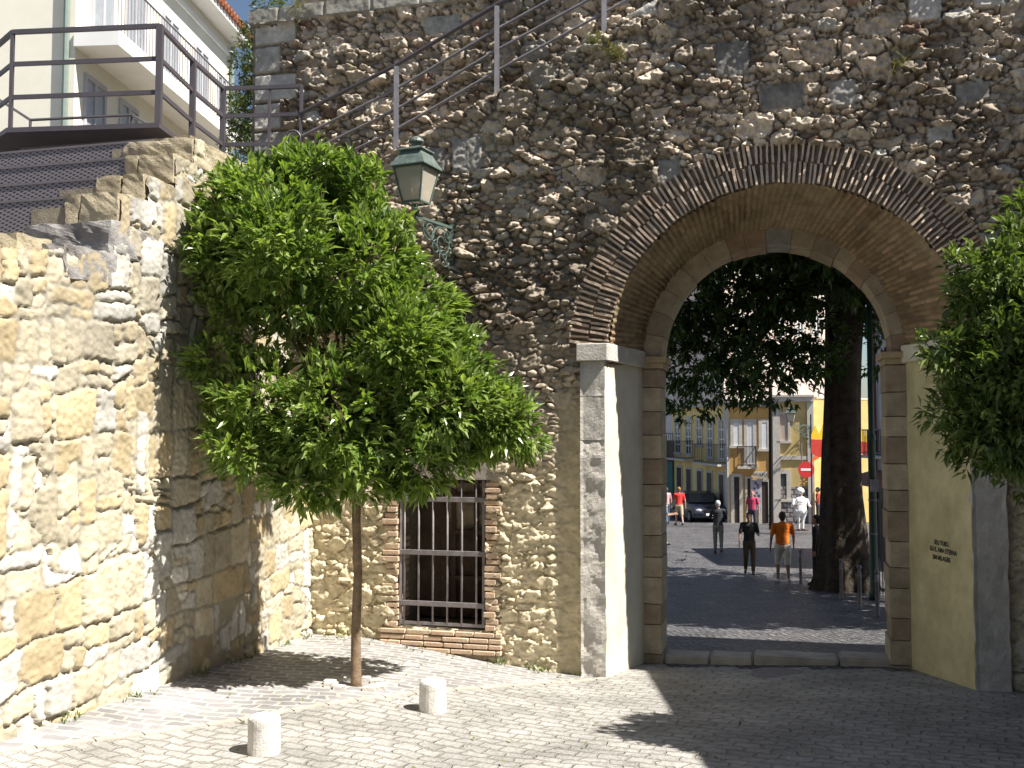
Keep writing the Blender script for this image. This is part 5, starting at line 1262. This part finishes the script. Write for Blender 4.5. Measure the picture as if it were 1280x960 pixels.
# ------------------------------------------------------------------ parked car
def car():
    c=hit(872,650); t=thing('parked_car','dark blue parked hatchback with its front towards the gate','car',tuple(c),R(188)-math.pi)
    paint=mat('car_paint',(.012,.016,.03),.25,.1,spec=.6); wd=.84
    # side profile (y back, z up), nose at -y
    prof=[(-1.95,.28),(-2.0,.50),(-1.92,.68),(-1.75,.80),(-.95,.92),(-.35,1.38),(.2,1.46),(1.1,1.42),(1.75,1.05),(1.95,.95),(2.0,.45),(1.9,.25)]
    bm=bmesh.new(); secs=[]
    for x,k in ((-wd,.0),(-wd*.96,1),(-wd*.5,1.02),(0,1.03),(wd*.5,1.02),(wd*.96,1),(wd,.0)):
        row=[]
        for (y,z) in prof:
            tum=.17*max(0,(z-.85)/.6); xx=x*(1-tum) if z>.85 else x
            zz=z if k else (z if z<.9 else z-.03); yy=y*(1.0 if k else .985)-( .0 if abs(x)>wd*.6 else .05*(1 if y<-1.7 else 0))
            row.append(bm.verts.new((xx,yy,zz)))
        secs.append(row)
    for i in range(len(secs)-1):
        for j in range(len(prof)-1): bm.faces.new([secs[i][j],secs[i][j+1],secs[i+1][j+1],secs[i+1][j]])
        bm.faces.new([secs[i][-1],secs[i][0],secs[i+1][0],secs[i+1][-1]])
    bm.faces.new(secs[0][::-1]); bm.faces.new(secs[-1]); bmesh.ops.recalc_face_normals(bm,faces=bm.faces[:])
    build('body',bm,paint,t,smooth=False,world=False)
    bm=bmesh.new(); v=[bm.verts.new(p) for p in ((-.72,-.94,.94),(.72,-.94,.94),(.60,-.40,1.35),(-.60,-.40,1.35))]; bm.faces.new(v); 
    rr=bmesh.ops.extrude_face_region(bm,geom=bm.faces[:]); bmesh.ops.translate(bm,verts=[q for q in rr['geom'] if isinstance(q,bmesh.types.BMVert)],vec=(0,-.03,.02)); build('windscreen',bm,M['glass'],t,world=False)
    for s in (-1,1):
        bm=bmesh.new(); v=[bm.verts.new((s*x,y,z)) for x,y,z in ((.835,-.75,.95),(.835,1.5,1.0),(.745,1.05,1.35),(.745,-.30,1.36))]; bm.faces.new(v); rr=bmesh.ops.extrude_face_region(bm,geom=bm.faces[:]); bmesh.ops.translate(bm,verts=[q for q in rr['geom'] if isinstance(q,bmesh.types.BMVert)],vec=(s*.02,0,0)); build('side_window',bm,M['glass'],t,world=False)
        bm=bmesh.new(); bmesh.ops.create_uvsphere(bm,u_segments=12,v_segments=8,radius=.13); bmesh.ops.scale(bm,verts=bm.verts[:],vec=(1.4,.6,.7)); bmesh.ops.translate(bm,verts=bm.verts[:],vec=(s*.58,-1.95,.62)); build('headlight',bm,M['glasslit'],t,True,world=False)
        bm=bmesh.new(); box(bm,s*.95-.08,s*.95+.08,-.72,-.62,.92,1.06); build('wing_mirror',bm,paint,t,world=False)
        for y in (-1.3,1.25):
            bm=bmesh.new(); tube(bm,[(s*.66,y,.30),(s*.87,y,.30)],.30,20); wh=build('wheel',bm,M['black'],t,world=False)
            bm=bmesh.new(); tube(bm,[(s*.86,y,.30),(s*.885,y,.30)],.19,14); build('rim',bm,M['rail'],wh,world=False)
    bm=bmesh.new(); box(bm,-.26,.26,-2.09,-2.06,.38,.49); build('number_plate',bm,M['paint_w'],t,world=False)
    bm=bmesh.new(); box(bm,-.35,.35,-2.065,-2.03,.55,.68); build('grille',bm,M['black'],t,world=False)
car(); print("T car",_t.time()-_T0)

# ------------------------------------------------------------------ people
ICO=None
def bones(segs,vox=.014,smooth_it=2):
    """segs: (p0,p1,r0,r1,kx) tapered capsules merged into one continuous skin"""
    global ICO
    if ICO is None:
        b=bmesh.new(); bmesh.ops.create_icosphere(b,subdivisions=2,radius=1.0); b.verts.ensure_lookup_table()
        ICO=(np.array([v.co[:] for v in b.verts]),np.array([[v.index for v in f.verts] for f in b.faces])); b.free()
    V=[];Fc=[];nv=0
    for (p0,p1,r0,r1,kx,ky) in segs:
        p0=np.array(p0[:]);p1=np.array(p1[:]); n=max(2,int(np.linalg.norm(p1-p0)/(min(r0,r1)*.55))+1)
        for i in range(n+1):
            k=i/n; V.append(ICO[0]*(r0+(r1-r0)*k)*np.array([kx,ky,1])+p0+(p1-p0)*k); Fc.append(ICO[1]+nv); nv+=len(ICO[0])
    V=np.concatenate(V);Fc=np.concatenate(Fc); me=bpy.data.meshes.new('t')
    me.vertices.add(len(V)); me.vertices.foreach_set('co',V.astype(np.float32).ravel()); me.loops.add(Fc.size); me.loops.foreach_set('vertex_index',Fc.astype(np.int32).ravel())
    me.polygons.add(len(Fc)); me.polygons.foreach_set('loop_start',np.arange(0,Fc.size,3,dtype=np.int32)); me.polygons.foreach_set('loop_total',np.full(len(Fc),3,np.int32)); me.update(calc_edges=True)
    o=bpy.data.objects.new('t',me)
    r=o.modifiers.new('r','REMESH'); r.mode='VOXEL'; r.voxel_size=vox
    s=o.modifiers.new('s','SMOOTH'); s.iterations=smooth_it; s.factor=.5
    out=evaluated_mesh(o); bpy.data.meshes.remove(me)
    out.polygons.foreach_set('use_smooth',[True]*len(out.polygons)); return out
def S(p0,p1,r0,r1,kx=1,ky=1): return (p0,p1,r0,r1,kx,ky)
SKIN=mat('skin',(.50,.30,.21),.6,.08); SKIND=mat('skin_tan',(.36,.20,.13),.6,.08)
def cloth(n,c): return mat(n,c,.9,.12,scale=8,bump=.3,bscale=12)
def person(px,py,hgt,label,rz,top,bottom,hairc,shorts=False,skin=None,stride=.0,armL=(0,0),armR=(0,0),hat=None,long_sleeve=False,shoes=(.05,.04,.04),fat=1.0,skirt=False,extra=None,bag=False,posz=None):
    skin=skin or SKIN; p=hit(px,py); z=float(gz(p.x,p.y)); k=hgt/1.75
    t=thing('person',label,'person',(p.x,p.y,z),rz)
    # facing +y in local space
    hipz=.90; F=fat; sgn={-1:1,1:-1}
    J={}
    for s in (-1,1):
        st=stride*sgn[s]; J['hip',s]=Vector((s*.09*F,0,hipz)); J['knee',s]=Vector((s*.10,st*.20+.02,.49)); J['ank',s]=Vector((s*.10,st*.30-(.10 if st<0 else 0),.085+(.05 if st<0 else 0))); J['toe',s]=J['ank',s]+Vector((s*.02,.16,-.045-(.03 if st<0 else 0)))
        a,b=(armL if s<0 else armR)      # a swing forward (rad), b elbow bend
        sh=Vector((s*.19*F,0,1.42)); el=sh+Vector((s*.07,math.sin(a)*.29,-math.cos(a)*.29)); wr=el+Vector((-s*.02 if b>.6 else s*.02,math.sin(a+b)*.25,-math.cos(a+b)*.25)); 
        J['sh',s]=sh;J['el',s]=el;J['wr',s]=wr; J['hd',s]=wr+(wr-el).normalized()*.09
    body=[S((0,0,.92),(0,0,1.12),.14*F,.125*F,1.12,.8),S((0,0,1.12),(0,0,1.36),.125*F,.135*F,1.2,.78),S((0,0,1.40),(0,.0,1.46),.10,.06,1.4,.8),S((0,0,1.44),(0,.02,1.56),.052,.05),
          S((0,.03,1.61),(0,.02,1.66),.078,.090,.92,1.08),S((0,.105,1.60),(0,.125,1.625),.016,.012),S((.085,.02,1.63),(.088,.02,1.645),.018,.018,.5,1),S((-.085,.02,1.63),(-.088,.02,1.645),.018,.018,.5,1),S((0,.08,1.55),(0,.085,1.555),.035,.03)]
    for s in (-1,1):
        body+=[S(J['hip',s],J['knee',s],.085*F,.058),S(J['knee',s],J['ank',s],.056,.036),S(J['ank',s],J['toe',s],.036,.028),S((s*.08,0,1.41),J['sh',s],.07,.055),S(J['sh',s],J['el',s],.05,.038),S(J['el',s],J['wr',s],.038,.026),S(J['wr',s],J['hd',s],.026,.034,.7,1)]
        d=(J['hd',s]-J['wr',s]).normalized(); side=Vector((0,1,0)) if abs(d.y)<.8 else Vector((1,0,0))
        for f,ln_ in ((-.030,.055),(-.010,.07),(.010,.066),(.030,.05)):
            b0=J['hd',s]+side*f; body.append(S(b0,b0+d*ln_+Vector((-s*.012,0,0)),.0095,.008))
        b0=J['wr',s]+d*.03+side*.03; body.append(S(b0,b0+d*.04+side*.03,.011,.009))
    def put(name,segs,m,vox=.014,sm_=2):
        me=bones(segs,vox*(1 if hgt>1 else 1),sm_); me.transform(Matrix.Scale(k,4)); me.materials.append(m); o=bpy.data.objects.new(name,me); link(o,t); return o
    put('body',body,skin,.012,1)
    tor=[S((0,0,.96),(0,0,1.14),.15*F,.138*F,1.14,.84),S((0,0,1.14),(0,0,1.36),.138*F,.148*F,1.2,.8),S((0,0,1.38),(0,0,1.45),.115,.065,1.4,.85)]
    for s in (-1,1):
        tor+=[S((s*.08,0,1.41),J['sh',s],.08,.068)]
        e=J['el',s] if long_sleeve else J['sh',s]+(J['el',s]-J['sh',s])*.72
        tor+=[S(J['sh',s],e,.066,.058)]
        if long_sleeve: tor+=[S(J['el',s],J['el',s]+(J['wr',s]-J['el',s])*.9,.056,.042)]
    put('jacket' if long_sleeve else 'shirt',tor,top)
    bot=[S((0,0,.93),(0,0,1.0),.148*F,.142*F,1.14,.86)]
    if skirt: bot+=[S((0,0,.9),(0,0,.55),.15,.19,1.1,.9)]
    for s in (-1,1):
        if skirt: continue
        if shorts: bot+=[S(J['hip',s],J['hip',s]+(J['knee',s]-J['hip',s])*.95,.105*F,.085)]
        else: bot+=[S(J['hip',s],J['knee',s],.10*F,.074),S(J['knee',s],J['knee',s]+(J['ank',s]-J['knee',s])*.92,.074,.058)]
    put('skirt' if skirt else ('shorts' if shorts else 'trousers'),bot,bottom)
    for s in (-1,1): put('shoe',[S(J['ank',s]+Vector((0,-.03,-.035)),J['toe',s]+Vector((0,.03,0)),.045,.038,1,1)],mat('shoe',shoes,.7,.1),.012,1)
    if hairc is not None: put('hair',[S((0,-.005,1.66),(0,.005,1.685),.092,.088,.98,1.08),S((0,-.03,1.60),(0,-.03,1.66),.07,.085,.98,1)],mat('hair',hairc,.8,.2))
    if hat=='cap': put('cap',[S((0,.0,1.69),(0,.0,1.71),.098,.085,1,1.1),S((0,.10,1.69),(0,.16,1.685),.04,.03,1.6,1)],cloth('cap',extra))
    if hat=='chef': put('chef_hat',[S((0,0,1.70),(0,0,1.78),.10,.10,1,1),S((0,0,1.84),(0,0,1.87),.15,.14,1.35,1.2)],cloth('chef_hat',(.8,.8,.8)))
    bm=bmesh.new()
    for s in (-1,1):
        g=bmesh.ops.create_icosphere(bm,subdivisions=1,radius=.011)['verts']; bmesh.ops.translate(bm,verts=g,vec=(s*.033,.112,1.655))
    bmesh.ops.scale(bm,verts=bm.verts[:],vec=(k,k,k)); build('eyes',bm,M['black'],t,world=False)
    return t,J,k
person(849,657,1.78,'man in red t-shirt and beige shorts walking away by the parked car',R(8),cloth('red_shirt',(.75,.04,.03)),cloth('beige_shorts',(.50,.42,.28)),(.30,.15,.06),shorts=True,stride=.5,armL=(.3,.3),armR=(-.3,.3))
person(898,692,1.76,'grey haired man in dark jacket seen from behind in the shade',R(-12),cloth('dark_jacket',(.03,.035,.045)),cloth('grey_trousers',(.24,.23,.19)),(.5,.5,.5),long_sleeve=True,armL=(.5,1.0),armR=(.5,.9),stride=.15)
person(937,718,1.66,'woman in black top standing in the tree shade',R(170),cloth('black_top',(.02,.02,.022)),cloth('brown_trousers',(.09,.06,.03)),(.06,.03,.02),armL=(.1,1.6),armR=(.1,.2),skin=SKIND,stride=.2)
person(979,729,1.76,'man in orange t-shirt and white shorts walking away down the street',R(-6),cloth('orange_shirt',(.85,.22,.02)),cloth('white_shorts',(.85,.84,.78)),(.05,.03,.02),shorts=True,stride=.45,skin=SKIND,armL=(-.2,.4),armR=(.25,.3),shoes=(.7,.68,.66),fat=1.1)
person(831,681,1.66,'woman in blue grey dress beside the left inner pier',R(-95),cloth('blue_top',(.12,.17,.23)),cloth('blue_skirt',(.12,.17,.23)),(.25,.08,.05),skirt=False,armL=(.4,1.3),armR=(.4,1.3))
person(827,668,1.7,'person in white shirt mostly hidden by the left inner pier',R(20),cloth('white_shirt',(.75,.72,.72)),cloth('dark_skirt',(.2,.15,.14)),(.12,.07,.04))
person(833,655,1.74,'person in pink top farthest back at the left of the street',R(20),cloth('pink_top',(.62,.33,.35)),cloth('jeans',(.07,.09,.16)),(.15,.08,.05))
person(941,664,1.72,'person in pink hooded top in front of the shop panel',R(160),cloth('hood_pink',(.5,.05,.12)),cloth('jeans_dark',(.04,.05,.08)),(.3,.04,.06))
person(1022,732,1.70,'person in black leaning in the shadow left of the fig trunk',R(60),cloth('black_coat',(.02,.018,.02)),cloth('black_trousers',(.02,.02,.022)),(.02,.015,.012),long_sleeve=True,skin=SKIND)
person(1023,655,1.74,'dark haired man in red shirt beside the chef statue',R(70),cloth('dull_red',(.42,.07,.04)),cloth('blue_jeans',(.05,.06,.1)),(.02,.015,.012),skin=SKIND,armL=(.2,.5))
# chef statue
white=mat('statue_white',(.80,.79,.77),.5,.04)
tt,J,k=person(1001,663,1.62,'white painted chef statue with tall hat holding a small tray',R(185),white,white,None,skin=mat('statue_skin',(.55,.30,.20),.5,.05),long_sleeve=True,hat='chef',armL=(.3,1.2),armR=(.5,1.1),fat=1.75)
tt.name='chef_statue'; tt['category']='statue'
bm=bmesh.new(); h_=J['hd',1]*k; lathe(bm,h_+Vector((0,0,.05)),[(.02,0),(.16,.005),(.17,.02),(.15,.02)],18); o=build('tray',bm,M['rail'],tt,world=False)
bm=bmesh.new(); lathe(bm,(0,0,0),[(.34,-.06),(.34,.0),(.32,.01)],20); build('base',bm,M['black'],tt,world=False)
# pigeon
def pigeon():
    p=hit(852,704); t=thing('pigeon','dark pigeon walking on the cobbles beyond the threshold','bird',tuple(p),R(-70))
    me=bones([S((0,0,.12),(0,.10,.135),.055,.055,.9,1.1),S((0,.10,.14),(0,.16,.21),.035,.022),S((0,.165,.225),(0,.175,.228),.024,.022),S((0,-.06,.12),(0,-.20,.095),.035,.012,1.3,1),S((0,.19,.225),(0,.215,.22),.007,.004),S((.02,.03,.09),(.02,.03,.01),.008,.006),S((-.02,.06,.09),(-.02,.06,.01),.008,.006),S((.02,.03,.008),(.02,.06,.006),.006,.005),S((-.02,.06,.008),(-.02,.09,.006),.006,.005)],.007,1)
    me.materials.append(mat('pigeon_grey',(.06,.06,.075),.7,.2)); o=bpy.data.objects.new('body',me); link(o,t)
pigeon(); print("T pig",_t.time()-_T0)
# litter and leaves scattered near the wall foot
g=np.random.default_rng(90); n=26; pts=[]
for i in range(n):
    s=g.uniform(-2.2,.7); q=W(s,g.uniform(.1,.35),0); pts.append((q.x,q.y,float(gz(q.x,q.y))+.01))
o=leaves('fallen_leaves',np.array(pts),np.tile([0.,0,.1],(n,1)),2,.06,.025,M['dry'],None,91,1.2); tag(o,'scattered dry leaves along the foot of the gate wall','leaves',None,'stuff')
pts=[]
for i in range(70):
    if i%2: 
        s=g.choice([-2.2,-1.9,-.05,.3,.55])+g.normal()*.08; q=W(s,g.uniform(.04,.14),0)
    else:
        t_=g.choice([.3,.8,1.6,2.4,3.3,4.1])+g.normal()*.10; q=L(t_,g.uniform(.03,.12),0)
    pts.append((q.x,q.y,float(gz(q.x,q.y))))
o=leaves('ground_weeds',np.array(pts),np.tile([0.,0,1.],(70,1)),5,.07,.012,M['leafR'],None,92,.8,droop=0); tag(o,'small weeds in the joint between walls and paving','weeds',None,'stuff')
g2=np.random.default_rng(5); pts=[]
for i in range(60):
    x=g2.uniform(-3.2,2.5); y=g2.uniform(6.6,10.4)
    if (Vector((x,y,0))-CORN).dot(U)>.3: pts.append((x,y,float(gz(x,y))+.012))
o=leaves('leaf_litter',np.array(pts),g2.normal(size=(len(pts),3))*np.array([1,1,.1]),1,.05,.025,M['dry'],None,93,.6,droop=0); tag(o,'thin scatter of fallen leaves on the paving','leaves',None,'stuff')

bpy.data.scenes.remove(TS)
